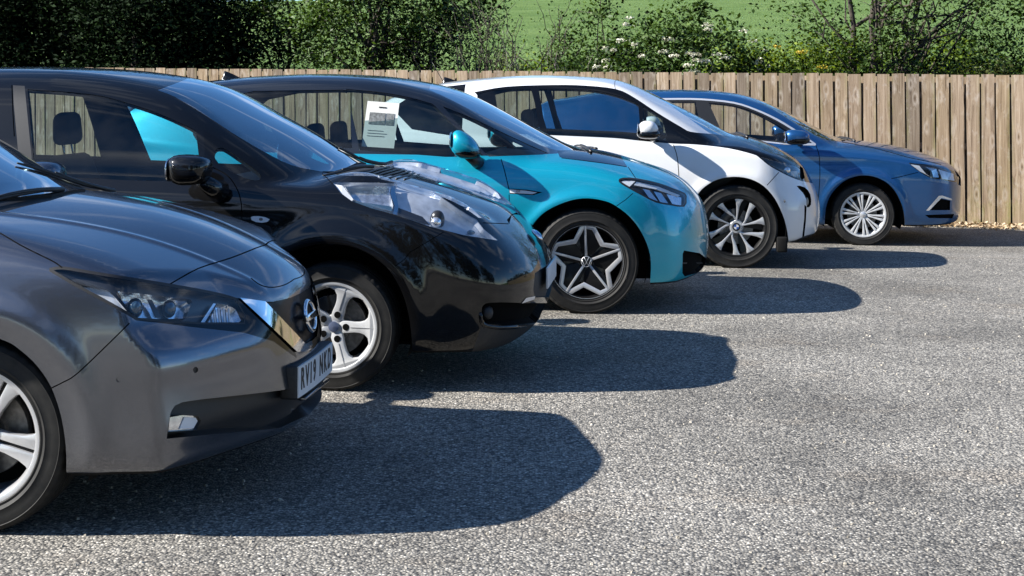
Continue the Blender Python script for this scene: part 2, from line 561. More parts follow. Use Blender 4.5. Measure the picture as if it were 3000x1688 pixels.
            res = bmesh.ops.bisect_plane(bm, geom=list(geom), dist=1e-6, plane_co=co, plane_no=no)
            for g in res['geom']:
                if isinstance(g, bmesh.types.BMFace): cand.add(g)
        s.regions.append((key, kind, poly, cond))
    def seam(s, kind, line, w=2.6):
        s.nseam = getattr(s, 'nseam', 0) + 1
        s.add('panel_gap%d' % s.nseam, kind, strip(line, w))
    def finish(s):
        bm = s.bm
        bm.verts.index_update(); bm.faces.index_update(); bm.faces.ensure_lookup_table()
        s.V = np.array([v.co[:] for v in bm.verts])
        s.faces = [[v.index for v in f.verts] for f in bm.faces]
        C = np.array([f.calc_center_median()[:] for f in bm.faces])
        G = s.grad(C)
        lab = np.full(len(C), 'body', dtype=object)
        for key, kind, poly, cond in s.regions:
            ins = in_poly(s.proj(kind, C), poly) & s.facing(kind, C, G)
            if cond is not None: ins &= cond(C, G)
            lab[ins] = key
        # stray slivers of a region go to the neighbour that surrounds them
        e2f = {}
        for i, f in enumerate(s.faces):
            for k in range(len(f)):
                a_, b_ = f[k], f[(k + 1) % len(f)]
                e2f.setdefault((a_, b_) if a_ < b_ else (b_, a_), []).append(i)
        adj = [[] for _ in s.faces]
        for v in e2f.values():
            if len(v) == 2: adj[v[0]].append(v[1]); adj[v[1]].append(v[0])
        for rep in range(2):
            seen = np.zeros(len(lab), bool); comps = {}
            for i in range(len(lab)):
                if seen[i]: continue
                st = [i]; seen[i] = True; cc = [i]
                while st:
                    j = st.pop()
                    for n_ in adj[j]:
                        if not seen[n_] and lab[n_] == lab[i]: seen[n_] = True; st.append(n_); cc.append(n_)
                comps.setdefault(lab[i], []).append(cc)
            for key, cl in comps.items():
                if key == 'arch': continue
                big = max(len(c_) for c_ in cl)
                for c_ in cl:
                    if len(c_) < .10 * big and len(c_) < 150:
                        cnt = {}
                        for j in c_:
                            for n_ in adj[j]:
                                if lab[n_] != key: cnt[lab[n_]] = cnt.get(lab[n_], 0) + 1
                        if cnt:
                            nw = max(cnt, key=cnt.get)
                            for j in c_: lab[j] = nw
        s.lab = lab; s.C = C; s.G = G
        s.NV = s.grad(s.V)
        bm.free()
    def sub(s, keys, flt=None):
        if isinstance(keys, str): keys = [keys]
        m = np.isin(s.lab.astype(str), keys)
        if flt is not None: m &= flt(s.C, s.G)
        F = [s.faces[i] for i in np.nonzero(m)[0]]
        used = sorted({i for f in F for i in f})
        mp = {u: k for k, u in enumerate(used)}
        return s.V[used], s.NV[used], [[mp[i] for i in f] for f in F]
    def trim(s, name, pxs, depth, mat, parents, thick=.004, fn=None):
        """a thin moulded piece whose outline was traced on the near side; lies 'depth' under (-) or over (+) the skin; one for each side"""
        P = []
        for q in pxs:
            h = s.hit(q)
            if h is None: continue
            P.append(h)
        if len(P) < 3: return []
        A = np.array([p[:] for p in P]); n = s.grad(A)
        top = A + n * depth; lo = A + n * (depth - thick)
        k = len(A); out = []
        for side, par in ((1, parents[0]), (-1, parents[-1])):
            V = np.concatenate([top, lo]) * np.array([1, side, 1])
            Fc = [list(range(k)), list(range(2 * k - 1, k - 1, -1))] + [[i, i + k, (i + 1) % k + k, (i + 1) % k] for i in range(k)]
            bm = bmesh.new(); vv = [bm.verts.new(v) for v in V]
            for f in Fc:
                try: bm.faces.new([vv[i] for i in f])
                except ValueError: pass
            bmesh.ops.recalc_face_normals(bm, faces=bm.faces)
            bmesh.ops.triangulate(bm, faces=[f for f in bm.faces if len(f.verts) > 4])
            out.append(bm_obj(name, bm, mat, par, False))
            if len(parents) == 1: break
        return out
    def bulb(s, name, px, depth, r, mat, parents, e=2.2):
        h = s.hit(px)
        if h is None: return
        n = s.grad(np.array([h[:]]))[0]
        c = Vector(h) - Vector(n) * depth
        for side, par in ((1, parents[0]), (-1, parents[-1])):
            superell(name, par, mat, (c.x, c.y * side, c.z), r if isinstance(r, tuple) else (r, r, r), e, n=20)
            if len(parents) == 1: break
    def panel(s, keys, name, mat, parent, both='split', off=0.0, recess=0.0, flt=None, flip=False):
        """make the part(s) of region(s): both='split' two objects, 'join' one mesh over the middle, 'near' only the near side"""
        V, Nn, F = s.sub(keys, flt)
        if not F: return []
        V2 = V + Nn * off
        if recess:
            edges = {}
            for f in F:
                for i in range(len(f)):
                    e = (f[i], f[(i + 1) % len(f)])
                    k = (min(e), max(e)); edges.setdefault(k, []).append(e)
            bound = [v[0] for v in edges.values() if len(v) == 1]
            n0 = len(V2)
            rim = sorted({i for e in bound for i in e}); rm = {i: n0 + 2 * k for k, i in enumerate(rim)}
            deep = V2 - Nn * recess
            VV = [tuple(v) for v in deep]; NN = [tuple(n) for n in Nn]
            for i in rim:
                VV.append(tuple(V2[i])); VV.append(tuple(deep[i])); NN.append((0, 0, 0)); NN.append((0, 0, 0))
            F = list(F)
            for a, b in bound:
                if abs(V2[a][1]) < 1e-4 and abs(V2[b][1]) < 1e-4: continue
                F.append([rm[b], rm[a], rm[a] + 1, rm[b] + 1])
            NN = None; V2 = np.array(VV)
        else: NN = Nn
        if flip:
            F = [f[::-1] for f in F]; NN = None if NN is None else -np.array(NN)
        mir = V2 * np.array([1, -1, 1]); F2 = [f[::-1] for f in F]
        N2 = None if NN is None else np.array(NN) * np.array([1, -1, 1])
        if both == 'near': return [mesh_obj(name, V2, F, mat, parent, True, NN)]
        if both == 'split':
            return [mesh_obj(name, V2, F, mat, parent, True, NN), mesh_obj(name, mir, F2, mat, parent, True, N2)]
        n = len(V2)
        VV = np.concatenate([V2, mir]); FF = F + [[i + n for i in f] for f in F2]
        NNN = None if NN is None else np.concatenate([NN, N2])
        return [mesh_obj(name, VV, FF, mat, parent, True, NNN)]
# ------------------------------------------------------------------ ground, fence line and terrain
HEAD = R(6.5)
def lat(x, y): return x * math.sin(HEAD) + y * math.cos(HEAD)
FP = Vector((5.77, 16.72)); FU = Vector((.9496, -.3134)); FN = Vector((.3134, .9496))     # fence: a point, its direction, the way behind it
def behind(x, y): return (x - FP.x) * FN.x + (y - FP.y) * FN.y
def fence_pt(u, d=0.0): return Vector((FP.x + FU.x * u + FN.x * d, FP.y + FU.y * u + FN.y * d))
def sm(t): t = min(1, max(0, t)); return t * t * (3 - 2 * t)
def ground_z(x, y): return -.072 * sm((lat(x, y) - 13.3) / 1.4)
def terrain_z(d, u=0.0):
    """height of the bank and field at d metres behind the fence"""
    if d < 0: return -.10
    z = -.10 + .75 * sm((d - .6) / 5.0) + .083 * max(0, d - 4) * sm((d - 4) / 8.0)
    if d > 130: z = z - (d - 130) * .05
    return z + .12 * math.sin(u * .35 + d * .21) * sm(d / 8)

def tarmac():
    m, nt, b = nodes('tarmac_chippings')
    t = N(nt, 'ShaderNodeTexCoord')
    v1 = N(nt, 'ShaderNodeTexVoronoi', Scale=94.0); v1.inputs['Randomness'].default_value = 1
    v2 = N(nt, 'ShaderNodeTexVoronoi', Scale=210.0)
    wob = N(nt, 'ShaderNodeTexNoise', Scale=60.0, Detail=2.0)
    L(nt, t.outputs['Object'], wob.inputs['Vector'])
    ad = N(nt, 'ShaderNodeMixRGB', blend_type='ADD'); ad.inputs['Fac'].default_value = .006
    L(nt, t.outputs['Object'], ad.inputs['Color1']); L(nt, wob.outputs['Color'], ad.inputs['Color2'])
    L(nt, ad.outputs[0], v1.inputs['Vector']); L(nt, ad.outputs[0], v2.inputs['Vector'])
    sep = N(nt, 'ShaderNodeSeparateColor'); L(nt, v1.outputs['Color'], sep.inputs[0])
    rmp = N(nt, 'ShaderNodeValToRGB')
    e = rmp.color_ramp.elements
    e[0].position = 0; e[0].color = (.085, .083, .080, 1)
    e[1].position = 1; e[1].color = (.80, .75, .655, 1)
    for pos, c in ((.18, (.15, .143, .131)), (.40, (.285, .266, .234)), (.62, (.375, .349, .304)), (.80, (.455, .422, .364)), (.93, (.54, .50, .435))):
        x = e.new(pos); x.color = rgb(c)
    L(nt, sep.outputs[0], rmp.inputs[0])
    # dark binder between the stones
    gp = N(nt, 'ShaderNodeMapRange'); gp.inputs['From Min'].default_value = .35; gp.inputs['From Max'].default_value = .75
    L(nt, v1.outputs['Distance'], gp.inputs['Value'])
    mx = N(nt, 'ShaderNodeMixRGB'); mx.inputs['Color2'].default_value = (.055, .052, .048, 1)
    gm = N(nt, 'ShaderNodeMath', operation='MULTIPLY'); gm.inputs[1].default_value = .7
    L(nt, gp.outputs[0], gm.inputs[0]); L(nt, gm.outputs[0], mx.inputs['Fac']); L(nt, rmp.outputs[0], mx.inputs['Color1'])
    # finer grit
    s2 = N(nt, 'ShaderNodeSeparateColor'); L(nt, v2.outputs['Color'], s2.inputs[0])
    g2 = N(nt, 'ShaderNodeMapRange'); g2.inputs['To Min'].default_value = .72; g2.inputs['To Max'].default_value = 1.22
    L(nt, s2.outputs[1], g2.inputs['Value'])
    m2 = N(nt, 'ShaderNodeMixRGB', blend_type='MULTIPLY'); m2.inputs['Fac'].default_value = 1
    L(nt, mx.outputs[0], m2.inputs['Color1']); L(nt, g2.outputs[0], m2.inputs['Color2'])
    # worn, stained and rusty patches
    n1 = N(nt, 'ShaderNodeTexNoise', Scale=.55, Detail=5.0, Roughness=.6); L(nt, t.outputs['Object'], n1.inputs['Vector'])
    r1 = N(nt, 'ShaderNodeMapRange'); r1.inputs['From Min'].default_value = .36; r1.inputs['From Max'].default_value = .66; r1.inputs['To Min'].default_value = .60; r1.inputs['To Max'].default_value = 1.14
    L(nt, n1.outputs['Fac'], r1.inputs['Value'])
    m3 = N(nt, 'ShaderNodeMixRGB', blend_type='MULTIPLY'); m3.inputs['Fac'].default_value = 1
    L(nt, m2.outputs[0], m3.inputs['Color1']); L(nt, r1.outputs[0], m3.inputs['Color2'])
    n2 = N(nt, 'ShaderNodeTexNoise', Scale=1.1, Detail=6.0, Roughness=.7); 
    mpn = N(nt, 'ShaderNodeMapping'); mpn.inputs['Location'].default_value = (3.1, 7.7, 0); mpn.inputs['Scale'].default_value = (.8, 1.6, 1)
    L(nt, t.outputs['Object'], mpn.inputs[0]); L(nt, mpn.outputs[0], n2.inputs['Vector'])
    r2 = N(nt, 'ShaderNodeMapRange'); r2.inputs['From Min'].default_value = .54; r2.inputs['From Max'].default_value = .74; r2.inputs['To Max'].default_value = .40
    L(nt, n2.outputs['Fac'], r2.inputs['Value'])
    m4 = N(nt, 'ShaderNodeMixRGB', blend_type='MULTIPLY'); m4.inputs['Color2'].default_value = (.80, .62, .45, 1)
    L(nt, r2.outputs[0], m4.inputs['Fac']); L(nt, m3.outputs[0], m4.inputs['Color1'])
    # old oil drips: small dark blots with soft edges, here and there
    vo = N(nt, 'ShaderNodeTexVoronoi', Scale=.9); L(nt, ad.outputs[0], vo.inputs['Vector'])
    no = N(nt, 'ShaderNodeTexNoise', Scale=9.0, Detail=4.0); L(nt, t.outputs['Object'], no.inputs['Vector'])
    so = N(nt, 'ShaderNodeMath', operation='MULTIPLY_ADD'); so.inputs[1].default_value = .16; L(nt, no.outputs['Fac'], so.inputs[0]); L(nt, vo.outputs['Distance'], so.inputs[2])
    ro = N(nt, 'ShaderNodeMapRange'); ro.inputs['From Min'].default_value = .10; ro.inputs['From Max'].default_value = .20; ro.inputs['To Min'].default_value = .5; ro.inputs['To Max'].default_value = 0
    L(nt, so.outputs[0], ro.inputs['Value'])
    m5 = N(nt, 'ShaderNodeMixRGB'); m5.inputs['Color2'].default_value = (.045, .042, .040, 1); L(nt, ro.outputs[0], m5.inputs['Fac']); L(nt, m4.outputs[0], m5.inputs['Color1'])
    L(nt, m5.outputs[0], b.inputs['Base Color'])
    b.inputs['Roughness'].default_value = .82; b.inputs['Specular IOR Level'].default_value = .35
    inv = N(nt, 'ShaderNodeMath', operation='SUBTRACT'); inv.inputs[0].default_value = 1.0; L(nt, v1.outputs['Distance'], inv.inputs[1])
    hs = N(nt, 'ShaderNodeMath', operation='MULTIPLY_ADD'); hs.inputs[1].default_value = .5
    L(nt, sep.outputs[2], hs.inputs[0]); L(nt, inv.outputs[0], hs.inputs[2])
    bp = N(nt, 'ShaderNodeBump', Strength=.9, Distance=.0055); L(nt, hs.outputs[0], bp.inputs['Height']); L(nt, bp.outputs[0], b.inputs['Normal'])
    MATS['tarmac'] = m
tarmac()
def grassmat(name, cols, scale=.6):
    m, nt, b = nodes(name)
    t = N(nt, 'ShaderNodeTexCoord')
    n = N(nt, 'ShaderNodeTexNoise', Scale=scale, Detail=8.0, Roughness=.7); L(nt, t.outputs['Object'], n.inputs['Vector'])
    r = N(nt, 'ShaderNodeValToRGB'); e = r.color_ramp.elements
    e[0].position = .3; e[0].color = rgb(cols[0]); e[1].position = .72; e[1].color = rgb(cols[-1])
    if len(cols) > 2: x = e.new(.5); x.color = rgb(cols[1])
    L(nt, n.outputs['Fac'], r.inputs[0]); L(nt, r.outputs[0], b.inputs['Base Color'])
    b.inputs['Roughness'].default_value = .9; b.inputs['Specular IOR Level'].default_value = .1
    n2 = N(nt, 'ShaderNodeTexNoise', Scale=9.0, Detail=6.0); L(nt, t.outputs['Object'], n2.inputs['Vector'])
    bp = N(nt, 'ShaderNodeBump', Strength=.8, Distance=.25); L(nt, n2.outputs['Fac'], bp.inputs['Height']); L(nt, bp.outputs[0], b.inputs['Normal'])
    MATS[name] = m
grassmat('field_grass', [(.085, .145, .036), (.125, .195, .055), (.175, .245, .085)], .25)
grassmat('bank_soil', [(.02, .03, .012), (.04, .055, .02), (.06, .06, .03)], 2.0)

def build_ground():
    V, F = [], []
    xs = np.concatenate([[-300, -120, -60, -30, -18], np.arange(-12, 13, 1.0), [18, 30, 60, 120, 300]])
    ys = np.concatenate([[-300, -120, -60, -30, -15, -8, -4, 0, 4, 8, 10], np.arange(11, 24.01, .5), [26, 30]])
    for y in ys:
        for x in xs: V.append((x, y, ground_z(x, y) - (.5 if behind(x, y) > 1.2 else 0)))
    n = len(xs)
    for j in range(len(ys) - 1):
        for i in range(n - 1):
            a = j * n + i
            F.append((a, a + 1, a + n + 1, a + n))
    g = mesh_obj('car_park_ground', V, F, 'tarmac', None, True)
    tag(g, kind='structure')
    # bank and field behind the fence
    V, F = [], []
    us = np.concatenate([[-400, -200, -100, -60], np.arange(-40, 30, 2.0), [40, 80, 150, 300]])
    ds = [.05, .3, .6, 1, 1.5, 2, 2.5, 3, 3.5, 4, 5, 6, 7, 8, 10, 12, 15, 20, 26, 34, 44, 60, 80, 100, 120, 130, 150, 200, 400]
    for d in ds:
        for u in us:
            q = fence_pt(u, d); V.append((q.x, q.y, terrain_z(d, u)))
    n = len(us)
    for j in range(len(ds) - 1):
        for i in range(n - 1):
            a = j * n + i; F.append((a, a + 1, a + n + 1, a + n))
    f = mesh_obj('field', V, F, 'field_grass', None, True); tag(f, kind='structure')

# ------------------------------------------------------------------ fence
def woodmat(name):
    m, nt, b = nodes(name)
    t = N(nt, 'ShaderNodeTexCoord'); oi = N(nt, 'ShaderNodeObjectInfo')
    sh = N(nt, 'ShaderNodeMath', operation='MULTIPLY'); sh.inputs[1].default_value = 37.0; L(nt, oi.outputs['Random'], sh.inputs[0])
    cmb = N(nt, 'ShaderNodeCombineXYZ'); L(nt, sh.outputs[0], cmb.inputs[0]); L(nt, sh.outputs[0], cmb.inputs[2])
    va = N(nt, 'ShaderNodeVectorMath', operation='ADD'); L(nt, t.outputs['Object'], va.inputs[0]); L(nt, cmb.outputs[0], va.inputs[1])
    # knots: sparse voronoi cells stretched along the board
    mk = N(nt, 'ShaderNodeMapping'); mk.inputs['Scale'].default_value = (9.0, 1, 3.4); L(nt, va.outputs[0], mk.inputs[0])
    vk = N(nt, 'ShaderNodeTexVoronoi', Scale=1.0); L(nt, mk.outputs[0], vk.inputs['Vector'])
    kr = N(nt, 'ShaderNodeMapRange'); kr.inputs['From Min'].default_value = .03; kr.inputs['From Max'].default_value = .13; kr.inputs['To Min'].default_value = 1; kr.inputs['To Max'].default_value = 0
    L(nt, vk.outputs['Distance'], kr.inputs['Value'])
    # grain bends round the knots
    bend = N(nt, 'ShaderNodeMapRange'); bend.inputs['From Max'].default_value = .5; bend.inputs['To Min'].default_value = .55; bend.inputs['To Max'].default_value = 0
    L(nt, vk.outputs['Distance'], bend.inputs['Value'])
    mg = N(nt, 'ShaderNodeMapping'); mg.inputs['Scale'].default_value = (24, 4, .8); L(nt, va.outputs[0], mg.inputs[0])
    vb = N(nt, 'ShaderNodeVectorMath', operation='ADD'); L(nt, mg.outputs[0], vb.inputs[0]); L(nt, bend.outputs[0], vb.inputs[1])
    ng = N(nt, 'ShaderNodeTexNoise', Scale=1.6, Detail=7.0, Roughness=.65, Distortion=.35); L(nt, vb.outputs[0], ng.inputs['Vector'])
    rg = N(nt, 'ShaderNodeValToRGB'); e = rg.color_ramp.elements
    e[0].position = .32; e[0].color = (.10, .074, .054, 1); e[1].position = .70; e[1].color = (.48, .41, .335, 1)
    x = e.new(.42); x.color = (.245, .193, .143, 1); x = e.new(.57); x.color = (.345, .283, .218, 1)
    L(nt, ng.outputs['Fac'], rg.inputs[0])
    # each board its own tone
    hv = N(nt, 'ShaderNodeValToRGB'); e = hv.color_ramp.elements
    e[0].position = 0; e[0].color = (.58, .56, .55, 1); e[1].position = 1; e[1].color = (1.15, 1.06, .95, 1)
    x = e.new(.35); x.color = (.98, .88, .72, 1); x = e.new(.65); x.color = (.86, .78, .71, 1)
    L(nt, oi.outputs['Random'], hv.inputs[0])
    mm = N(nt, 'ShaderNodeMixRGB', blend_type='MULTIPLY'); mm.inputs['Fac'].default_value = 1; L(nt, rg.outputs[0], mm.inputs['Color1']); L(nt, hv.outputs[0], mm.inputs['Color2'])
    # bleached scuffs
    nb = N(nt, 'ShaderNodeTexNoise', Scale=5.0, Detail=5.0, Roughness=.7)
    mb = N(nt, 'ShaderNodeMapping'); mb.inputs['Scale'].default_value = (2.2, 1, 1.0); L(nt, va.outputs[0], mb.inputs[0]); L(nt, mb.outputs[0], nb.inputs['Vector'])
    br = N(nt, 'ShaderNodeMapRange'); br.inputs['From Min'].default_value = .55; br.inputs['From Max'].default_value = .75; br.inputs['To Max'].default_value = .6; L(nt, nb.outputs['Fac'], br.inputs['Value'])
    mbl = N(nt, 'ShaderNodeMixRGB'); mbl.inputs['Color2'].default_value = (.52, .46, .40, 1); L(nt, br.outputs[0], mbl.inputs['Fac']); L(nt, mm.outputs[0], mbl.inputs['Color1'])
    # green algae: along one edge and towards the foot, ragged
    sx = N(nt, 'ShaderNodeSeparateXYZ'); L(nt, t.outputs['Object'], sx.inputs[0])
    ed = N(nt, 'ShaderNodeMapRange'); ed.inputs['From Min'].default_value = .03; ed.inputs['From Max'].default_value = .085; ed.inputs['To Max'].default_value = .5; L(nt, sx.outputs[0], ed.inputs['Value'])
    ft = N(nt, 'ShaderNodeMapRange'); ft.inputs['From Min'].default_value = .75; ft.inputs['From Max'].default_value = .0; ft.inputs['To Max'].default_value = .38; L(nt, sx.outputs[2], ft.inputs['Value'])
    sm_ = N(nt, 'ShaderNodeMath', operation='ADD'); L(nt, ed.outputs[0], sm_.inputs[0]); L(nt, ft.outputs[0], sm_.inputs[1])
    na = N(nt, 'ShaderNodeTexNoise', Scale=4.0, Detail=6.0, Roughness=.75)
    ma = N(nt, 'ShaderNodeMapping'); ma.inputs['Scale'].default_value = (3, 1, .7); ma.inputs['Location'].default_value = (9, 2, 4); L(nt, va.outputs[0], ma.inputs[0]); L(nt, ma.outputs[0], na.inputs['Vector'])
    ar = N(nt, 'ShaderNodeMapRange'); ar.inputs['From Min'].default_value = .42; ar.inputs['From Max'].default_value = .68; ar.inputs['To Max'].default_value = 1.6; L(nt, na.outputs['Fac'], ar.inputs['Value'])
    am = N(nt, 'ShaderNodeMath', operation='MULTIPLY'); am.use_clamp = True; L(nt, sm_.outputs[0], am.inputs[0]); L(nt, ar.outputs[0], am.inputs[1])
    mal = N(nt, 'ShaderNodeMixRGB'); mal.inputs['Color2'].default_value = (.20, .205, .055, 1); L(nt, am.outputs[0], mal.inputs['Fac']); L(nt, mbl.outputs[0], mal.inputs['Color1'])
    halo = N(nt, 'ShaderNodeValToRGB'); e = halo.color_ramp.elements
    e[0].position = .14; e[0].color = (0, 0, 0, 1); e[1].position = .36; e[1].color = (0, 0, 0, 1)
    x = e.new(.21); x.color = (.30, .30, .30, 1)
    L(nt, vk.outputs['Distance'], halo.inputs[0])
    mh = N(nt, 'ShaderNodeMixRGB'); mh.inputs['Color2'].default_value = (.56, .49, .42, 1); L(nt, halo.outputs[0], mh.inputs['Fac']); L(nt, mal.outputs[0], mh.inputs['Color1']); mal = mh
    mkn = N(nt, 'ShaderNodeMixRGB'); mkn.inputs['Color2'].default_value = (.085, .055, .034, 1)
    km = N(nt, 'ShaderNodeMath', operation='MULTIPLY'); km.inputs[1].default_value = .8; L(nt, kr.outputs[0], km.inputs[0])
    L(nt, km.outputs[0], mkn.inputs['Fac']); L(nt, mal.outputs[0], mkn.inputs['Color1'])
    L(nt, mkn.outputs[0], b.inputs['Base Color'])
    b.inputs['Roughness'].default_value = .85; b.inputs['Specular IOR Level'].default_value = .2
    bp = N(nt, 'ShaderNodeBump', Strength=.5, Distance=.004); L(nt, ng.outputs['Fac'], bp.inputs['Height']); L(nt, bp.outputs[0], b.inputs['Normal'])
    MATS[name] = m
woodmat('fence_wood')
def build_fence():
    ang = math.atan2(FU.y, FU.x)
    fe = empty('timber_fence', (FP.x, FP.y, -.09), ang)
    tag(fe, 'weathered close-boarded timber fence running behind the parked cars', 'fence')
    pitch, bw, H = .168, .146, 1.80
    meshes = []
    for k in range(6):
        bm = bmesh.new()
        n = 6
        rows = []
        for i in range(n + 1):
            z = H * i / n
            dx = random.uniform(-.002, .002); w = bw / 2 + random.uniform(-.0025, .0025); dy = random.uniform(-.003, .003)
            if i == n: z += 0
            rows.append([bm.verts.new(v) for v in ((dx - w, dy - .009, z), (dx + w, dy - .009, z), (dx + w, dy + .009, z), (dx - w, dy + .009, z))])
        rows[-1][0].co.z += random.uniform(-.006, .006); rows[-1][3].co.z = rows[-1][0].co.z
        for a, b in zip(rows, rows[1:]):
            for i in range(4): bm.faces.new((a[i], a[(i + 1) % 4], b[(i + 1) % 4], b[i]))
        bm.faces.new(rows[0][::-1]); bm.faces.new(rows[-1])
        es = [e for e in bm.edges if all(abs(v.co.y - e.verts[0].co.y) < .001 for v in e.verts) and abs(e.verts[0].co.z - e.verts[1].co.z) > .1]
        me = bpy.data.meshes.new('board'); bm.to_mesh(me); bm.free(); me.materials.append(MATS['fence_wood'])
        meshes.append(me)
    nb = int((19.5 + 3.2) / pitch)
    for i in range(nb):
        u = -19.5 + i * pitch
        o = bpy.data.objects.new('board', meshes[i % 6] if i % 3 else random.choice(meshes))
        link(o, fe)
        o.location = (u + random.uniform(-.003, .003), random.uniform(-.003, .003), random.uniform(-.008, .004))
        o.rotation_euler = (random.uniform(-.004, .004), -.020 + random.uniform(-.003, .003), math.pi * 0)
        if random.random() < .5: o.scale = (-1, 1, 1)
        if i < nb - 1:
            o2 = bpy.data.objects.new('gap_block_board', meshes[(i + 2) % 6]); link(o2, fe)  # boards added behind the gaps to block light and keep them dark
            o2.location = (u + pitch / 2, .085, -.03); o2.rotation_euler = (0, -.020, 0)
    for z in (.3, .95, 1.55):
        bm = bmesh.new(); box_bm(bm, (-8.2, .045, z), (22.6, .036, .075)); bm_obj('rail', bm, 'fence_wood', fe, False)
    for k in range(9):
        bm = bmesh.new(); box_bm(bm, (0, 0, .82), (.09, .09, 1.70), None, .006); o = bm_obj('post', bm, 'fence_wood', fe, False)
        o.location = (-19 + 2.7 * k, .155, 0)
    # the fence goes on past the right edge of the picture, out of view
    V, F = [], []
    for i in range(150):
        u = 3.3 + i * pitch
        k = len(V)
        for z in (0, H):
            V += [(u - bw / 2, -.009, z), (u + bw / 2, -.009, z), (u + bw / 2, .009, z), (u - bw / 2, .009, z)]
        F += [(k, k + 1, k + 5, k + 4), (k + 1, k + 2, k + 6, k + 5), (k + 2, k + 3, k + 7, k + 6), (k + 3, k, k + 4, k + 7), (k + 4, k + 5, k + 6, k + 7)]
    o = mesh_obj('board_run', V, F, 'fence_wood', fe, False); o['kind'] = 'stuff'
    return fe

def loose_grit():
    """small loose stones lying on the tarmac"""
    rng = np.random.default_rng(21)
    V, F = [], []
    n = 1500
    ys = 3.9 + 9.5 * rng.uniform(0, 1, n) ** 1.3
    xs = rng.uniform(-.36, .40, n) * ys
    for x, y in zip(xs, ys):
        z = ground_z(x, y); r = rng.uniform(.003, .0085)
        k = len(V); a0 = rng.uniform(0, 6.28)
        for q in range(5):
            a = a0 + 1.2566 * q; rr = r * rng.uniform(.7, 1.25)
            V.append((x + rr * math.cos(a), y + rr * math.sin(a), z))
        for q in range(5):
            a = a0 + 1.2566 * q + .3; rr = r * rng.uniform(.4, .8)
            V.append((x + rr * math.cos(a), y + rr * math.sin(a), z + r * rng.uniform(.5, 1.0)))
        for q in range(5): F.append((k + q, k + (q + 1) % 5, k + 5 + (q + 1) % 5, k + 5 + q))
        F.append(tuple(k + 5 + q for q in range(5)))
    o = mesh_obj('loose_grit', V, F, 'grit_stone', None, False)
    tag(o, 'loose pale stones scattered on the tarmac', 'gravel', None, 'stuff')
simple('grit_stone', (.36, .325, .27), .85, noise=.6, nscale=3)
def leaf_litter():
    """dry leaves and crumbs blown against the foot of the fence"""
    rng = np.random.default_rng(5)
    n = 5200
    u = rng.uniform(-6, 3, n); d = -.04 - np.abs(rng.normal(0, .16, n))
    P = np.array([(*fence_pt(a, b_)[:], 0) for a, b_ in zip(u, d)])
    P[:, 2] = [ground_z(p[0], p[1]) + .012 + .05 * max(0, 1 + b_ * 3) * rng.uniform(0, 1) for p, b_ in zip(P, d)]
    o = leaf_mesh('leaf_litter', P, .055, 'litter', None, rng, .6, up=1.2)
    tag(o, 'dry fallen leaves along the foot of the fence', 'fallen leaves')
def light_block_trees():
    """unseen trees added behind the photographer to darken reflections and cut sky light"""
    rng = np.random.default_rng(9)
    P, T = [], []
    for x in np.arange(-34, 36, 4.2):
        h = rng.uniform(10, 13.5)  # made tall so the added trees block more of the sky's light
        p, t, c = cloud(rng, (x + rng.normal(), -14.5 + rng.normal() * 1.2, h * .52), (2.9, 2.2, h * .5), 1700, 70, .6, .3)
        P.append(p); T.append(t)
    for u in np.arange(6, 34, 3.0):
        q = fence_pt(u, 2.2); h = rng.uniform(2.6, 4.2)
        p, t, c = cloud(rng, (q.x, q.y, h * .5), (2.2, 1.6, h * .5), 500, 30, .5, .3)
        P.append(p); T.append(t)
    P = np.concatenate(P); T = np.concatenate(T); k = P[:, 2] > .05
    o = leaf_mesh('light_block_belt', P[k], .55, 'leaf_dark', None, rng, .7, tone=T[k])
    tag(o, 'unseen trees added to darken reflections and block sky light', 'trees')
# ------------------------------------------------------------------ generic car parts
def copy_tree(o, parent):
    c = o.copy(); COL.objects.link(c); c.parent = parent
    for ch in o.children: copy_tree(ch, c)
    return c
def tyre_profile(Rt, rr, w):
    h = Rt - rr
    half = [(rr - .004, -.40 * w), (rr + .006, -.455 * w), (rr + .012, -.47 * w), (rr + .02, -.462 * w), (rr + .28 * h, -.492 * w), (rr + .31 * h, -.504 * w), (rr + .33 * h, -.498 * w),
            (rr + .55 * h, -.505 * w), (rr + .78 * h, -.488 * w), (rr + .80 * h, -.496 * w), (rr + .82 * h, -.484 * w), (rr + .90 * h, -.462 * w), (rr + .955 * h, -.432 * w), (Rt - .0035, -.39 * w), (Rt - .0005, -.33 * w), (Rt, -.245 * w), (Rt - .007, -.24 * w), (Rt - .007, -.205 * w), (Rt, -.20 * w), (Rt, -.04 * w), (Rt - .007, -.035 * w)]
    return half + [(r, -y) for r, y in half[::-1]]
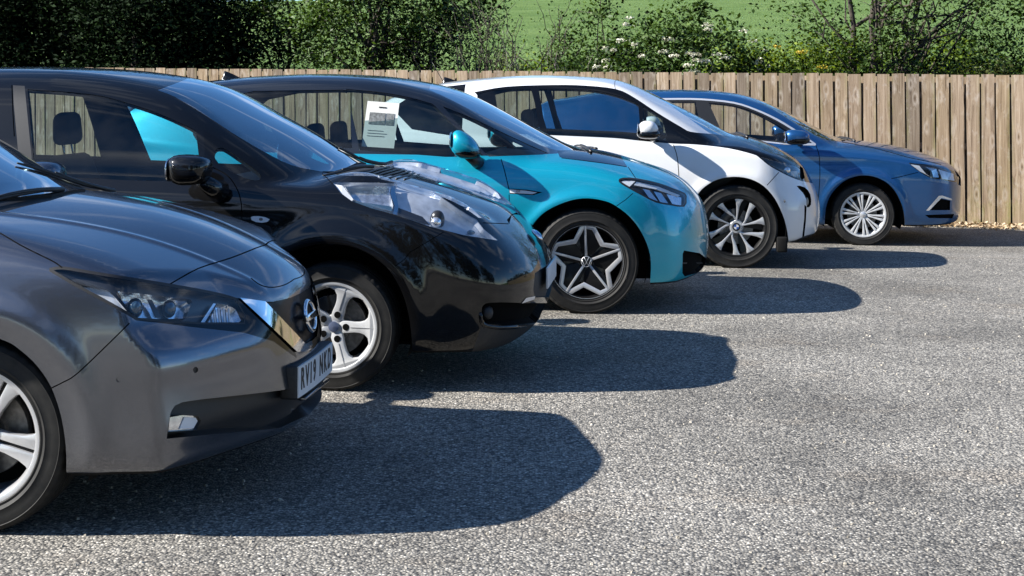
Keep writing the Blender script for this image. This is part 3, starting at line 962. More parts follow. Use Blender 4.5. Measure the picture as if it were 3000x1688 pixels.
def make_wheel(car, Rt, rr, w, rimfun, barrel='alloy_silver', yout=-.87):
    """wheel with its outer sidewall at car y = yout; the wheel's own y axis is the axle, outside is -y"""
    wh = empty('wheel', (0, yout + .5 * w, Rt), 0, car)
    bm = bmesh.new()
    n = 192
    prof = tyre_profile(Rt, rr, w)
    rings = lathe(bm, prof, n)
    m = len(prof)
    for i in list(range(11, 15)) + list(range(m - 15, m - 11)):
        for k in range(n):
            if k % 4 == 0:
                v = rings[i][k]; rad = math.hypot(v.co.x, v.co.z); f = (rad - .0035) / rad
                v.co.x *= f; v.co.z *= f
                if v.co.y < 0: v.co.y += .0015
                else: v.co.y -= .0015
    # contact patch: the tread sits flat on the road
    for ring in rings:
        for v in ring:
            if v.co.z < -(Rt - .006): v.co.z = -(Rt - .006) - .25 * (-(v.co.z) - (Rt - .006))
    bm_obj('tyre', bm, 'tyre_rubber', wh, True, 40)
    wh.location.z = Rt - .0045
    bm = bmesh.new()
    lathe(bm, [(rr + .011, -.43 * w), (rr + .013, -.455 * w), (rr + .004, -.462 * w), (rr - .006, -.45 * w), (rr - .012, -.40 * w), (rr - .022, -.30 * w), (rr - .03, .1 * w), (rr - .03, .42 * w), (rr + .01, .45 * w)], 96)
    rim = bm_obj('rim', bm, barrel, wh, True, 35)
    bm = bmesh.new()
    lathe(bm, [(.045, -.10 * w), (.075, -.09 * w), (.08, -.02 * w), (.148, -.02 * w), (.15, .0), (.148, .03), (.05, .03)], 64)
    bm_obj('brake_disc', bm, 'brake_metal', wh, True, 30)
    bm = bmesh.new()
    pts = [(.155 * math.cos(R(a)), .155 * math.sin(R(a))) for a in range(105, 166, 10)] + [(.085 * math.cos(R(a)), .085 * math.sin(R(a))) for a in range(165, 104, -10)]
    prism(bm, pts, -.055, .05, .006)
    bm_obj('brake_caliper', bm, 'lamp_dark', wh, True, 30)
    bm = bmesh.new()
    lathe(bm, [(.0001, .06), (rr - .031, .06), (rr - .031, .075), (.0001, .075)], 48)
    bm_obj('dust_shield', bm, 'underbody', wh, True, 30)
    rimfun(wh, rr, w)
    return wh
def spoke_obj(wh, poly, y0, th, mat, rot, dish=None, bevel=.003, name='spoke'):
    bm = bmesh.new()
    prism(bm, poly, 0, th, bevel)
    c, sn = math.cos(rot), math.sin(rot)
    for v in bm.verts:
        x, z = v.co.x, v.co.z
        v.co.x = c * x - sn * z; v.co.z = sn * x + c * z
        v.co.y += y0 + (dish(math.hypot(x, z)) if dish else 0)
    return bm_obj(name, bm, mat, wh, True, 30)
def disc_obj(wh, name, r, y0, y1, mat, n=32, at=(0, 0), dome=0.0):
    bm = bmesh.new()
    prof = [(.0001, y0 - dome), (r * .5, y0 - dome * .75), (r * .85, y0 - dome * .25), (r, y0), (r, y1)]
    lathe(bm, prof, n)
    for v in bm.verts: v.co.x += at[0]; v.co.z += at[1]
    return bm_obj(name, bm, mat, wh, True, 40)
def polar(r, deg): return (r * math.cos(R(deg)), r * math.sin(R(deg)))

def finish_wheels(car, wh, wb, yout, w, steer=0.0):
    """copies for the other three corners"""
    y = wh.location.y; z = wh.location.z
    wh.rotation_euler = (0, R(random.uniform(0, 0)), R(steer))
    for (x, side) in ((-wb, -1), (0, 1), (-wb, 1)):
        c = copy_tree(wh, car)
        c.location = (x, y if side < 0 else -y, z)
        c.rotation_euler = (0, R(random.uniform(0, 70)), math.pi if side > 0 else 0)

def wheel_well(car, x, Rt, ra, w0=.87, w1=.48):
    bm = bmesh.new()
    ra = ra - .012
    n = 40
    A, B = [], []
    for k in range(n + 1):
        t = math.pi * (k / n) * 1.24 - .12 * math.pi
        px, pz = x + ra * math.cos(t), Rt + ra * math.sin(t)
        A.append(bm.verts.new((px, -w0 + .035, pz))); B.append(bm.verts.new((px, -w1, pz)))
    for k in range(n): bm.faces.new((A[k], A[k + 1], B[k + 1], B[k]))
    bm.faces.new(B)
    o = bm_obj('wheel_arch_liner', bm, 'underbody', car, True, 30)
    o2 = o.copy(); COL.objects.link(o2); o2.parent = car; o2.scale = (1, -1, 1)

def rounded(bm, c, s, rot=None, bev=.03, seg=3): return box_bm(bm, c, s, rot, bev, seg)
def seat(car, x, y, z0, mat='interior_cloth', posts=True, w=.5, back=.60, recl=22, hr=(.10, .26, .19)):
    st = empty('seat', (x, y, z0), 0, car)
    bm = bmesh.new(); rounded(bm, (-.02, 0, .0), (.52, w, .16), Matrix.Rotation(R(-8), 3, 'Y'), .06)
    bm_obj('cushion', bm, mat, st)
    rt = Matrix.Rotation(R(-recl), 3, 'Y')
    bm = bmesh.new()
    vs = rounded(bm, (0, 0, 0), (.14, w, back), None, .055)
    for v in vs:
        t = (v.co.z + back / 2) / back
        v.co.y *= 1.0 - .22 * t * t
        v.co.x -= .03 * (1 - abs(v.co.y) / (w / 2))
    ctr = Vector((-.24, 0, .06)) + rt @ Vector((0, 0, back / 2))
    for v in vs: v.co = ctr + rt @ v.co
    bm_obj('backrest', bm, mat, st)
    top = Vector((-.24, 0, .06)) + rt @ Vector((0, 0, back))
    rt2 = Matrix.Rotation(R(-recl * .45), 3, 'Y')
    bm = bmesh.new()
    vs = rounded(bm, (0, 0, 0), hr, None, .045, 4)
    for v in vs:
        t = v.co.z / hr[2] + .5
        v.co.y *= 1.06 - .22 * t
        v.co.x += .02 * t
    hc = top + Vector((-.015, 0, .055 + hr[2] / 2))
    for v in vs: v.co = hc + rt2 @ v.co
    h = bm_obj('headrest', bm, mat, st)
    if posts:
        for sy in (-.06, .06):
            bm = bmesh.new(); tube(bm, [top + Vector((.01, sy, -.03)), hc + Vector((0, sy, -hr[2] * .3))], .006, 8)
            bm_obj('headrest_post', bm, 'satin_chrome', h)
    return st
def interior(car, xcowl, zb, xr, wi=.70, seat_x=-1.35, seat_z=.42, rear_x=-2.15, recl=22, dash=True, hb=.60):
    bm = bmesh.new()
    box_bm(bm, ((xr + .35 + xcowl) / 2, 0, .30), (xcowl - xr - .5, 2 * wi, .12), None, .02)
    bm_obj('cabin_floor', bm, 'interior_cloth', car)
    if dash:
        bm = bmesh.new()
        prism(bm, [(xcowl + .12, zb - .30), (xcowl + .06, zb - .10), (xcowl - .20, zb - .045), (xcowl - .50, zb - .02), (xcowl - .58, zb - .06), (xcowl - .56, zb - .20), (xcowl - .46, zb - .45), (xcowl - .2, zb - .5)], -wi + .02, wi - .02, .03)
        bm_obj('dashboard', bm, 'interior_plastic', car, True, 40)
        sw = empty('steering_wheel', (xcowl - .70, -.36, zb - .10), 0, car); sw.rotation_euler = (0, R(-66), 0)
        bm = bmesh.new()
        pts = [(.18 * math.cos(t), .18 * math.sin(t), 0) for t in np.linspace(0, 2 * math.pi, 33)]
        tube(bm, pts, .015, 8, False); bm_obj('wheel_ring', bm, 'interior_plastic', sw)
        bm = bmesh.new(); rounded(bm, (0, 0, .0), (.15, .16, .05), None, .02)
        for a in (0, 180, 270): tube(bm, [(.05 * math.cos(R(a)), .05 * math.sin(R(a)), 0), (.178 * math.cos(R(a)), .178 * math.sin(R(a)), 0)], .014, 6)
        bm_obj('wheel_hub', bm, 'interior_plastic', sw)
        bm = bmesh.new(); tube(bm, [(0, 0, 0), (0, 0, -.35)], .03, 8); bm_obj('steering_column', bm, 'interior_plastic', sw)
    for y in (-.36, .36): seat(car, seat_x, y, seat_z, recl=recl, back=hb)
    for y in (-.42, 0, .42): seat(car, rear_x, y, seat_z + .03, w=.43, recl=24, back=.55, hr=(.08, .24, .13))
def superell(name, parent, mat, c, r, e=2.6, fn=None, n=28, rot=None):
    """rounded solid |x/a|^e+|y/b|^e+|z/c|^e = 1, optionally reshaped by fn"""
    bm = bmesh.new()
    bmesh.ops.create_uvsphere(bm, u_segments=n, v_segments=n // 2, radius=1)
    for v in bm.verts:
        d = v.co.normalized()
        k = (abs(d.x) ** e + abs(d.y) ** e + abs(d.z) ** e) ** (-1 / e)
        p = Vector((d.x * k, d.y * k, d.z * k))
        if fn: p = fn(p)
        p = Vector((p.x * r[0], p.y * r[1], p.z * r[2]))
        if rot is not None: p = rot @ p
        v.co = p + Vector(c)
    return bm_obj(name, bm, mat, parent)
def mirror_copy(objs, car):
    """mirror parts built on the near side to the far side"""
    for o in objs:
        me = o.data.copy()
        for v in me.vertices: v.co.y = -v.co.y
        me.flip_normals()
        c = bpy.data.objects.new(o.name.split('.')[0], me); COL.objects.link(c)
        c.parent = car; c.location = (o.location.x, -o.location.y, o.location.z)
        for ch in o.children:
            m2 = ch.data.copy()
            for v in m2.vertices: v.co.y = -v.co.y
            m2.flip_normals()
            d = bpy.data.objects.new(ch.name.split('.')[0], m2); COL.objects.link(d); d.parent = c
def text_obj(name, txt, size, mat, parent, M, sx=1.0, extrude=.0008, align='CENTER', bold=0.0):
    cu = bpy.data.curves.new(name, 'FONT'); cu.body = txt; cu.size = size; cu.extrude = extrude
    cu.align_x = align; cu.align_y = 'CENTER'; cu.offset = bold
    tmp = bpy.data.objects.new('t', cu); COL.objects.link(tmp)
    dg = bpy.context.evaluated_depsgraph_get()
    me = bpy.data.meshes.new_from_object(tmp.evaluated_get(dg))
    bpy.data.objects.remove(tmp); bpy.data.curves.remove(cu)
    me.name = name
    for v in me.vertices: v.co.x *= sx
    me.transform(M)
    me.materials.clear(); me.materials.append(MATS[mat])
    return link(bpy.data.objects.new(name, me), parent)
def wiper(car, b, base, tip, name='wiper'):
    """arm lying on the glass: base and tip as (x, y), heights from the skin"""
    P = [drop(b, base[0] + (tip[0] - base[0]) * t, base[1] + (tip[1] - base[1]) * t, .008 + .010 * math.sin(math.pi * t)) for t in np.linspace(0, 1, 9)]
    bm = bmesh.new(); tube(bm, P[:6], [.011, .010, .009, .008, .007, .006], 8)
    o = bm_obj(name, bm, 'black_trim', car)
    Q = [drop(b, base[0] + (tip[0] - base[0]) * t, base[1] + (tip[1] - base[1]) * t, .010) for t in np.linspace(.12, 1, 9)]
    bm = bmesh.new(); tube(bm, Q, [.004, .007, .008, .008, .008, .008, .008, .007, .004], 6)
    bm_obj('wiper_blade', bm, 'black_plastic', o)
    return o
def shark_fin(car, x, z, mat='black_gloss', h=.07, l=.17, rake=.6):
    bm = bmesh.new()
    secs = []
    for k in range(9):
        t = k / 8
        xx = x - l * (.5 - t); hh = h * (1 - (t) ** 1.3) * min(1, (t / .12)) if t < .12 else h * (1 - t ** 1.35)
        wd = .022 * (1 - .6 * t) + .004
        secs.append((xx - rake * .0, hh, wd))
    rings = []
    for xx, hh, wd in secs:
        rings.append([bm.verts.new((xx, s * wd * (1 - u) ** .7, z - .01 + (hh + .01) * u)) for s, u in ((-1, 0), (-1, .5), (-1, .85), (0, 1), (1, .85), (1, .5), (1, 0))])
    for a, b in zip(rings, rings[1:]):
        for k in range(6): bm.faces.new((a[k], a[k + 1], b[k + 1], b[k]))
    bm.faces.new(rings[0][::-1]); bm.faces.new(rings[-1])
    bmesh.ops.recalc_face_normals(bm, faces=bm.faces)
    return bm_obj('roof_antenna', bm, mat, car)
# ------------------------------------------------------------------ car bodies
def make_F(p):
    Wf = spl(p['W']); sec = spl(p['sec']); hood = spl(p['hood']); nose = spl(p['nose']); plan = spl(p['plan'])
    plz = lin(p.get('plz', [(0, 1), (1, 1)]))
    zg = spl(p['roof']); gcr = lin(p['gcr']); wg = spl(p['wg'])
    tum, tum2, zt = p['tum']
    hc, ha, hn = p['hcr']
    hcx = lin(p.get('hcx', [(-9, 1), (9, 1)]))
    tail = spl(p['tail']); tplan = spl(p['tplan'])
    bot = lin(p['bot'])
    fl, ra, Rt, wb = p['flare'], p['ra'], p['Rt'], p['wb']
    kz = p.get('k', {})
    ksh, kfr, krf, ku = kz.get('sh', .06), kz.get('fr', .07), kz.get('roof', .09), kz.get('u', .03)
    extraW, extraH, extraN = p.get('extraW'), p.get('extraH'), p.get('extraN')
    def F(x, a, z):
        w = Wf(x) + sec(z)
        for xc in (0.0, -wb):
            r = np.hypot(x - xc, z - Rt)
            w = w + fl * np.exp(-((r - ra) / p.get('flw', .05)) ** 2) * sstep(z, .12, .3)
        if extraW: w = w + extraW(x, z)
        s = a - w
        zh = hood(x) - hc * hcx(x) * (a / ha) ** hn
        if extraH: zh = zh + extraH(x, a)
        h = z - zh
        fx = nose(z) - plan(a) * plz(z)
        if extraN: fx = fx + extraN(a, z)
        low = smax(s, h, ksh)
        low = smax(low, (x - fx) * p.get('fs', .85), kfr)
        low = smax(low, (tail(z) + tplan(a)) - x, .12)
        low = smax(low, bot(x) - z, .04)
        ww = wg(x) - tum * (z - zt) - tum2 * np.maximum(z - zt, 0) ** 2
        g = smax(a - ww, (z - (zg(x) - gcr(x) * (a / .6) ** 2)) * .9, krf)
        g = smax(smax(g, zt - .10 - z, .02), tail(np.minimum(z, zt)) + .03 + tplan(a) - x, .05)
        return smin(low, g, ku)
    return F
def lamp(b, car, key, housing='lamp_dark', depth=.05, lens='lens_clear', inserts=()):
    """clear cover over a housing; inserts: (region, name, material, depth below the cover)"""
    keys = [key] + [i[0] for i in inserts]
    hl = b.panel(keys, 'headlight', lens, car, 'split')
    for i, h in enumerate(hl):
        o = b.panel(key, 'lamp_housing', housing, h, 'split', off=-.004, recess=depth)
        bpy.data.objects.remove(o[1 - i])
        for reg, nm, mt, dp in inserts:
            o = b.panel(reg, nm, mt, h, 'split', off=-.004, recess=dp)
            if o: bpy.data.objects.remove(o[1 - i])
    return hl
def arch_cut(b, pxs, Rt, wb, rrear, lo_dx=.004, back=.03):
    arch = b.px2xz(pxs)
    arch = [(arch[0][0] - back, -.1), (arch[0][0] - back, arch[0][1] - .12)] + arch + [(arch[-1][0] + lo_dx, -.1)]
    b.add('arch', 'xzall', arch, OUT(.5))
    b.add('arch', 'xzall', circle_arch(-wb, Rt, rrear), OUT(.5))
    return arch
def arch_lip(b, car, depth=.03, mat='underbody'):
    """the turned-in edge of the wheel openings"""
    m = b.lab.astype(str) == 'arch'
    cnt = {}
    for f, k in zip(b.faces, m):
        for i in range(len(f)):
            e = (f[i], f[(i + 1) % len(f)]); q = (min(e), max(e))
            c = cnt.setdefault(q, [0, 0]); c[1 if k else 0] += 1
    V, Fc, mp = [], [], {}
    def vid(i, inn):
        if (i, inn) not in mp:
            p = b.V[i].copy()
            if inn: p[1] += depth
            mp[(i, inn)] = len(V); V.append(p)
        return mp[(i, inn)]
    for (a, c), (o, k) in cnt.items():
        if o == 1 and k == 1 and abs(b.V[a][1]) > .62 and abs(b.V[c][1]) > .62:
            Fc.append([vid(a, 0), vid(c, 0), vid(c, 1), vid(a, 1)])
    if not V: return
    V = np.array(V); n = len(V)
    for xm in (0, 1):
        fs = [f for f in Fc if (V[f[0]][0] > -1.3) == (xm == 0)]
        if not fs: continue
        for sd in (1, -1):
            us = sorted({i for f in fs for i in f}); mm = {u: k for k, u in enumerate(us)}
            mesh_obj('wheel_arch_lip', V[us] * np.array([1, sd, 1]), [[mm[i] for i in f] for f in fs], mat, car)
def circle_arch(xc, Rt, ra, n=26, lo=-.15):
    pts = [(xc - ra, lo)]
    for k in range(n + 1):
        t = math.pi - math.pi * k / n
        pts.append((xc + ra * math.cos(t), Rt + ra * math.sin(t)))
    pts.append((xc + ra, lo))
    return pts
def underside(b, p, dz=.016):
    """cut the painted sides off the dark floor along the lower edge"""
    B = p['bot']
    b.add('under', 'xzall', [(-4.2, -.3), (2.0, -.3), (2.0, B[-1][1] + dz)] + [(x, z + dz) for x, z in B[::-1]] + [(-4.2, B[0][1] + dz)])
def drop(b, x, y, dz=0.0):
    h = b.bvh.ray_cast(Vector((x, -abs(y) - 1e-4, 3)), Vector((0, 0, -1)))[0]
    return Vector((x, y, (h.z if h else 1.0) + dz))
def handles(b, car, mat, pts):
    for x, z in pts:
        h = b.side(x, z)
        if h is None: continue
        for sd in (1, -1):
            o = superell('door_handle', car, mat, (x, (h.y - .018) * sd, z), (.095, .010, .016), 3.0)
            superell('handle_shade', o, 'gap_black', (x + .015, (h.y + .004) * sd, z - .004), (.055, .010, .022), 2.4)  # near-black blob on the skin stands in for shade behind the handle
OUT = lambda amin: (lambda C, G: -C[:, 1] > amin)
def std_panels(b, car, paintm, glass_keys, extra_body=()):
    """everything every car has: painted shell, dark underside, headlining, gaps"""
    up = lambda C, G: ~((G[:, 2] < -.55) & (C[:, 2] < .42))
    dn = lambda C, G: (G[:, 2] < -.55) & (C[:, 2] < .42)
    b.panel('body', 'body_shell', paintm, car, 'join')
    b.panel('under', 'underbody', 'underbody', car, 'join')
    for k in sorted(set(b.lab.astype(str))):
        if k.startswith('panel_gap'): b.panel(k, 'panel_gap', 'gap_black', car, 'split', recess=.006)
    keys = [k for k in set(b.lab.astype(str)) if k not in glass_keys and k != 'arch']
    b.panel(keys, 'interior_trim', 'interior_cloth', car, 'join', off=-.03, flip=True, flt=lambda C, G: (C[:, 2] > .62) & (C[:, 0] < -.12))
# ------------------------------------------------------------------ vegetation
def leafmat(name, c0, c1, trans=.25, rough=.5, spec=.3):
    m = bpy.data.materials.new(name); m.use_nodes = True
    nt = m.node_tree; b = nt.nodes['Principled BSDF']; out = nt.nodes['Material Output']
    at = N(nt, 'ShaderNodeAttribute'); at.attribute_name = 'tone'
    r = N(nt, 'ShaderNodeValToRGB'); e = r.color_ramp.elements
    e[0].color = rgb(c0); e[1].color = rgb(c1)
    L(nt, at.outputs['Fac'], r.inputs[0]); L(nt, r.outputs[0], b.inputs['Base Color'])
    b.inputs['Roughness'].default_value = rough; b.inputs['Specular IOR Level'].default_value = spec
    tr = N(nt, 'ShaderNodeBsdfTranslucent'); 
    hs = N(nt, 'ShaderNodeHueSaturation', Value=1.35, Saturation=1.1); L(nt, r.outputs[0], hs.inputs['Color']); L(nt, hs.outputs[0], tr.inputs[0])
    mx = N(nt, 'ShaderNodeMixShader'); mx.inputs[0].default_value = trans
    L(nt, b.outputs[0], mx.inputs[1]); L(nt, tr.outputs[0], mx.inputs[2]); L(nt, mx.outputs[0], out.inputs[0])
    MATS[name] = m
leafmat('leaf_dark', (.006, .014, .005), (.019, .037, .013), .10, .8, .1)  # dark evergreen leaf colour, with the shade under the trees put into it
leafmat('litter', (.30, .20, .10), (.66, .53, .37), .1)
leafmat('leaf_mid', (.022, .05, .010), (.095, .155, .028), .25)
leafmat('leaf_light', (.07, .12, .012), (.21, .28, .035), .35)
leafmat('leaf_olive', (.04, .055, .015), (.12, .135, .04), .25)
leafmat('leaf_brown', (.06, .035, .018), (.16, .10, .05), .1)
leafmat('blossom', (.62, .60, .45), (.82, .80, .68), .2)
leafmat('flower_yellow', (.50, .36, .04), (.65, .50, .10), .2)
leafmat('flower_pink', (.30, .05, .16), (.42, .10, .25), .2)
leafmat('grass_blade', (.05, .11, .016), (.15, .24, .045), .3)
simple('bark', (.055, .043, .033), .9, noise=.5, nscale=30, bump=.6)
simple('bark_grey', (.13, .115, .095), .9, noise=.4, nscale=30, bump=.5)
def leaf_mesh(name, P, size, mat, parent, rng, aspect=.55, up=.35, tone=None, stuff=True, outw=None):
    """P (n,3) leaf positions -> folded diamond leaves (two triangles each) as one foliage part"""
    n = len(P)
    d = rng.normal(size=(n, 3)); d[:, 2] = d[:, 2] * .6 - .15; d /= np.linalg.norm(d, axis=1)[:, None]
    nn = rng.normal(size=(n, 3)); nn[:, 2] += up * 3
    s = np.cross(d, nn); s /= np.linalg.norm(s, axis=1)[:, None] + 1e-9
    k = np.cross(s, d)
    L_ = size * rng.uniform(.6, 1.35, n)[:, None]
    a = P - d * L_ * .5; c = P + d * L_ * .5
    b_ = P + s * L_ * aspect * .5 + k * L_ * .10; e = P - s * L_ * aspect * .5 + k * L_ * .10
    V = np.stack([a, b_, c, e], 1).reshape(-1, 3)
    idx = np.arange(n) * 4
    me = bpy.data.meshes.new(name)
    me.vertices.add(4 * n); me.vertices.foreach_set('co', V.astype(np.float32).ravel())
    F = np.stack([idx, idx + 1, idx + 2, idx, idx + 2, idx + 3], 1).reshape(-1)
    me.loops.add(6 * n); me.loops.foreach_set('vertex_index', F.astype(np.int32))
    me.polygons.add(2 * n); me.polygons.foreach_set('loop_start', np.arange(0, 6 * n, 3, dtype=np.int32))
    me.update(calc_edges=True)
    tn = np.clip(rng.uniform(0, 1, n) if tone is None else tone, 0, 1)
    at = me.attributes.new('tone', 'FLOAT', 'POINT'); at.data.foreach_set('value', np.repeat(tn, 4).astype(np.float32))
    me.materials.append(MATS[mat])
    if outw is not None:
        # leaves of a clump turn their faces outwards together, so clumps read as light and dark masses
        fn = k + 0.0; fl = (fn * outw).sum(1) < 0; fn[fl] *= -1
        nv = fn * .55 + outw; nv /= np.linalg.norm(nv, axis=1)[:, None] + 1e-9
        me.polygons.foreach_set('use_smooth', np.ones(2 * n, bool))
        me.normals_split_custom_set_from_vertices(np.repeat(nv, 4, axis=0).tolist())
    o = link(bpy.data.objects.new(name, me), parent)
    if stuff: o['kind'] = 'stuff'
    return o
def cloud(rng, c, r, n, nclump, spread=.16, shell=.55, flat=1.0):
    """positions gathered in uneven clumps through an ellipsoid, gaps between"""
    q = rng.normal(size=(nclump, 3)); q /= np.linalg.norm(q, axis=1)[:, None]
    q *= (shell + (1 - shell) * rng.uniform(0, 1, nclump) ** .5)[:, None] * rng.uniform(.72, 1.1, nclump)[:, None]
    cc = np.array(c) + q * np.array(r)
    w = rng.uniform(.4, 1.6, nclump)
    i = rng.choice(nclump, n, p=w / w.sum())
    sp = spread * rng.uniform(.6, 1.4, nclump)[i]
    P = cc[i] + rng.normal(size=(n, 3)) * sp[:, None] * np.array([1, 1, .8 * flat])
    tone = np.clip(rng.normal(.5, .22, nclump)[i] + rng.normal(0, .15, n), 0, 1)
    ow = (P - cc[i]) / (sp[:, None] + 1e-9) + .55 * (P - np.array(c)) / (np.array(r) + 1e-9); ow[:, 2] += .35
    ow /= np.linalg.norm(ow, axis=1)[:, None] + 1e-9
    cloud.out = ow
    return P, tone, cc
def limb(bm, p0, p1, r0, r1, rng, n=6, wob=.06):
    p0, p1 = Vector(p0), Vector(p1)
    Ls = (p1 - p0).length
    pts, rad = [], []
    for i in range(n + 1):
        t = i / n
        p = p0.lerp(p1, t)
        if 0 < i < n: p += Vector(rng.normal(size=3)) * wob * Ls * .35
        pts.append(p); rad.append(r0 + (r1 - r0) * t)
    tube(bm, pts, rad, 6, True)
    return pts
def pos(px_x, d):
    """ground point d metres behind the fence that the photo column px_x looks at"""
    t = (px_x - PX) / FOC
    # (x,y)=(t*y, y); behind = d
    y = (d + FP.x * FN.x + FP.y * FN.y) / (t * FN.x + FN.y)
    x = t * y
    u = (x - FP.x) * FU.x + (y - FP.y) * FU.y
    return Vector((x, y, terrain_z(d, u) - .03)), y
def bush(px_x, d, h, rx, n, size, mat, label, seed, zc=None, stems=5, bark='bark', name='shrub', cat='shrub', group='shrubs behind the fence', spread=.16, ncl=None, shell=.5, blossom=0, bsize=.03, bmat='blossom', rz=None, stem_r=.022, second=None, aspect=.55, lean=0):
    rng = np.random.default_rng(seed)
    p, y = pos(px_x, d)
    root = empty(name, p)
    tag(root, label, cat, group)
    zc = zc if zc is not None else h * .58
    rz = rz if rz is not None else h - zc
    P, tone, cc = cloud(rng, (lean, 0, zc), (rx, rx * .8, rz), n, ncl or max(12, n // 90), spread, shell)
    keep = P[:, 2] > .02; ow = cloud.out[keep]
    P, tone = P[keep], tone[keep]
    leaf_mesh('foliage', P, size, mat, root, rng, aspect, tone=tone, outw=ow)
    if second:
        m2, n2, f2 = second
        P2, t2, c2 = cloud(rng, (lean, 0, zc), (rx, rx * .8, rz), n2, max(8, n2 // 60), spread * 1.2, shell)
        k2 = P2[:, 2] > .02
        leaf_mesh('foliage', P2[k2], size * f2, m2, root, rng, aspect, tone=None, outw=cloud.out[k2])
    for k in range(stems):
        bm = bmesh.new()
        e = cc[rng.integers(len(cc))]
        a = rng.uniform(0, 6.28); b0 = Vector((.10 * rx * math.cos(a), .10 * rx * math.sin(a), -.05))
        pts = limb(bm, b0, (e[0] * .95, e[1] * .95, max(.4, e[2])), stem_r * rng.uniform(.7, 1.3), .006, rng, 7)
        for q in range(4):
            i = rng.integers(2, len(pts) - 1); e2 = cc[rng.integers(len(cc))]
            tgt = pts[i].lerp(Vector(e2), rng.uniform(.35, .8)); tgt.z = max(tgt.z, pts[i].z + .05)
            limb(bm, pts[i], tgt, .010, .003, rng, 4)
        bm_obj('stem', bm, bark, root)
    for k in range(blossom):
        # one flower head: a flat plate of tiny petals, on the camera side of the crown
        q = rng.normal(size=3); q[1] = -abs(q[1]); q[2] = abs(q[2]) * .6 - .15; q /= np.linalg.norm(q)
        c = np.array((lean, 0, zc)) + q * np.array((rx, rx * .8, rz)) * rng.uniform(.92, 1.1)
        m = 46
        ang = rng.uniform(0, 6.28, m); rad = .065 * np.sqrt(rng.uniform(0, 1, m)) * rng.uniform(.8, 1.3)
        PP = c + np.stack([rad * np.cos(ang), rad * np.sin(ang) * .7, .012 * rng.normal(size=m) - rad * .25], 1)
        leaf_mesh('flower_head', PP, bsize, bmat, root, rng, .9, up=1.0)
    return root
def big_tree(px_x, d, h, rx, n, size, mat, label, seed, trunk_h=1.0, tr=.08, ncl=None, spread=.25, zc=None, rz=None, bark='bark', nst=1, limbs=7, twigs=0, group='trees behind the fence', shell=.45, lean=0.0):
    rng = np.random.default_rng(seed)
    p, y = pos(px_x, d)
    root = empty('tree', p); tag(root, label, 'tree', group)
    zc = zc if zc is not None else h * .6; rz = rz if rz is not None else h * .45
    P, tone, cc = cloud(rng, (lean, 0, zc), (rx, rx * .8, rz), n, ncl or max(14, n // 100), spread, shell)
    keep = P[:, 2] > .1
    leaf_mesh('crown', P[keep], size, mat, root, rng, .55, tone=tone[keep], outw=cloud.out[keep])
    for s_ in range(nst):
        bm = bmesh.new()
        a = 6.28 * s_ / max(1, nst) + .4
        off = Vector((.13 * math.cos(a), .09 * math.sin(a), 0)) * (0 if nst == 1 else 1)
        top = Vector((lean * .6, 0, h * .8)) + off * 5 * (1 if nst > 1 else 0)
        pts = limb(bm, off + Vector((0, 0, -.1)), top, tr * rng.uniform(.8, 1.2), tr * .3, rng, 9, .05)
        for q in range(limbs):
            i = rng.integers(1, len(pts) - 2)
            e = cc[rng.integers(len(cc))]
            tgt = Vector(e) if e[2] > pts[i].z else Vector((e[0], e[1], pts[i].z + rng.uniform(.1, .6)))
            lp = limb(bm, pts[i], tgt, tr * .38, .006, rng, 6, .09)
            for w in range(twigs):
                j = rng.integers(1, len(lp) - 1)
                dv = Vector(rng.normal(size=3)); dv.z = abs(dv.z) * .9; dv.normalize()
                limb(bm, lp[j], lp[j] + dv * rng.uniform(.25, .6), .008, .0025, rng, 4, .1)
        bm_obj('trunk' if s_ == 0 else 'stem', bm, bark, root)
    return root
def twig_shrub(px_x, d, h, spread_, nst, label, seed, leaves=1500, mat='leaf_mid', bark='bark', lsize=.045):
    """open shrub: many thin bare stems fanning out from the base, few leaves"""
    rng = np.random.default_rng(seed)
    p, y = pos(px_x, d)
    root = empty('shrub', p); tag(root, label, 'shrub', 'shrubs behind the fence')
    tips = []
    for k in range(nst):
        bm = bmesh.new()
        a = rng.uniform(0, 6.28); rr = spread_ * math.sqrt(rng.uniform(.02, 1))
        top = Vector((rr * math.cos(a), rr * math.sin(a) * .6, h * rng.uniform(.65, 1.1)))
        b0 = Vector((.12 * math.cos(a), .08 * math.sin(a), -.05))
        pts = limb(bm, b0, top, rng.uniform(.012, .028), .004, rng, 8, .06)
        for q in range(6):
            i = rng.integers(2, len(pts) - 1)
            dv = (pts[i + 1] - pts[i - 1]).normalized() + Vector(rng.normal(size=3)) * .55; dv.normalize()
            lp = limb(bm, pts[i], pts[i] + dv * rng.uniform(.3, .8), .008, .0025, rng, 5, .08)
            tips += lp[2:]
        bm_obj('stem', bm, bark, root)
    T = np.array([t[:] for t in tips])
    P = T[rng.integers(0, len(T), leaves)] + rng.normal(size=(leaves, 3)) * .07
    leaf_mesh('foliage', P, lsize, mat, root, rng)
    return root
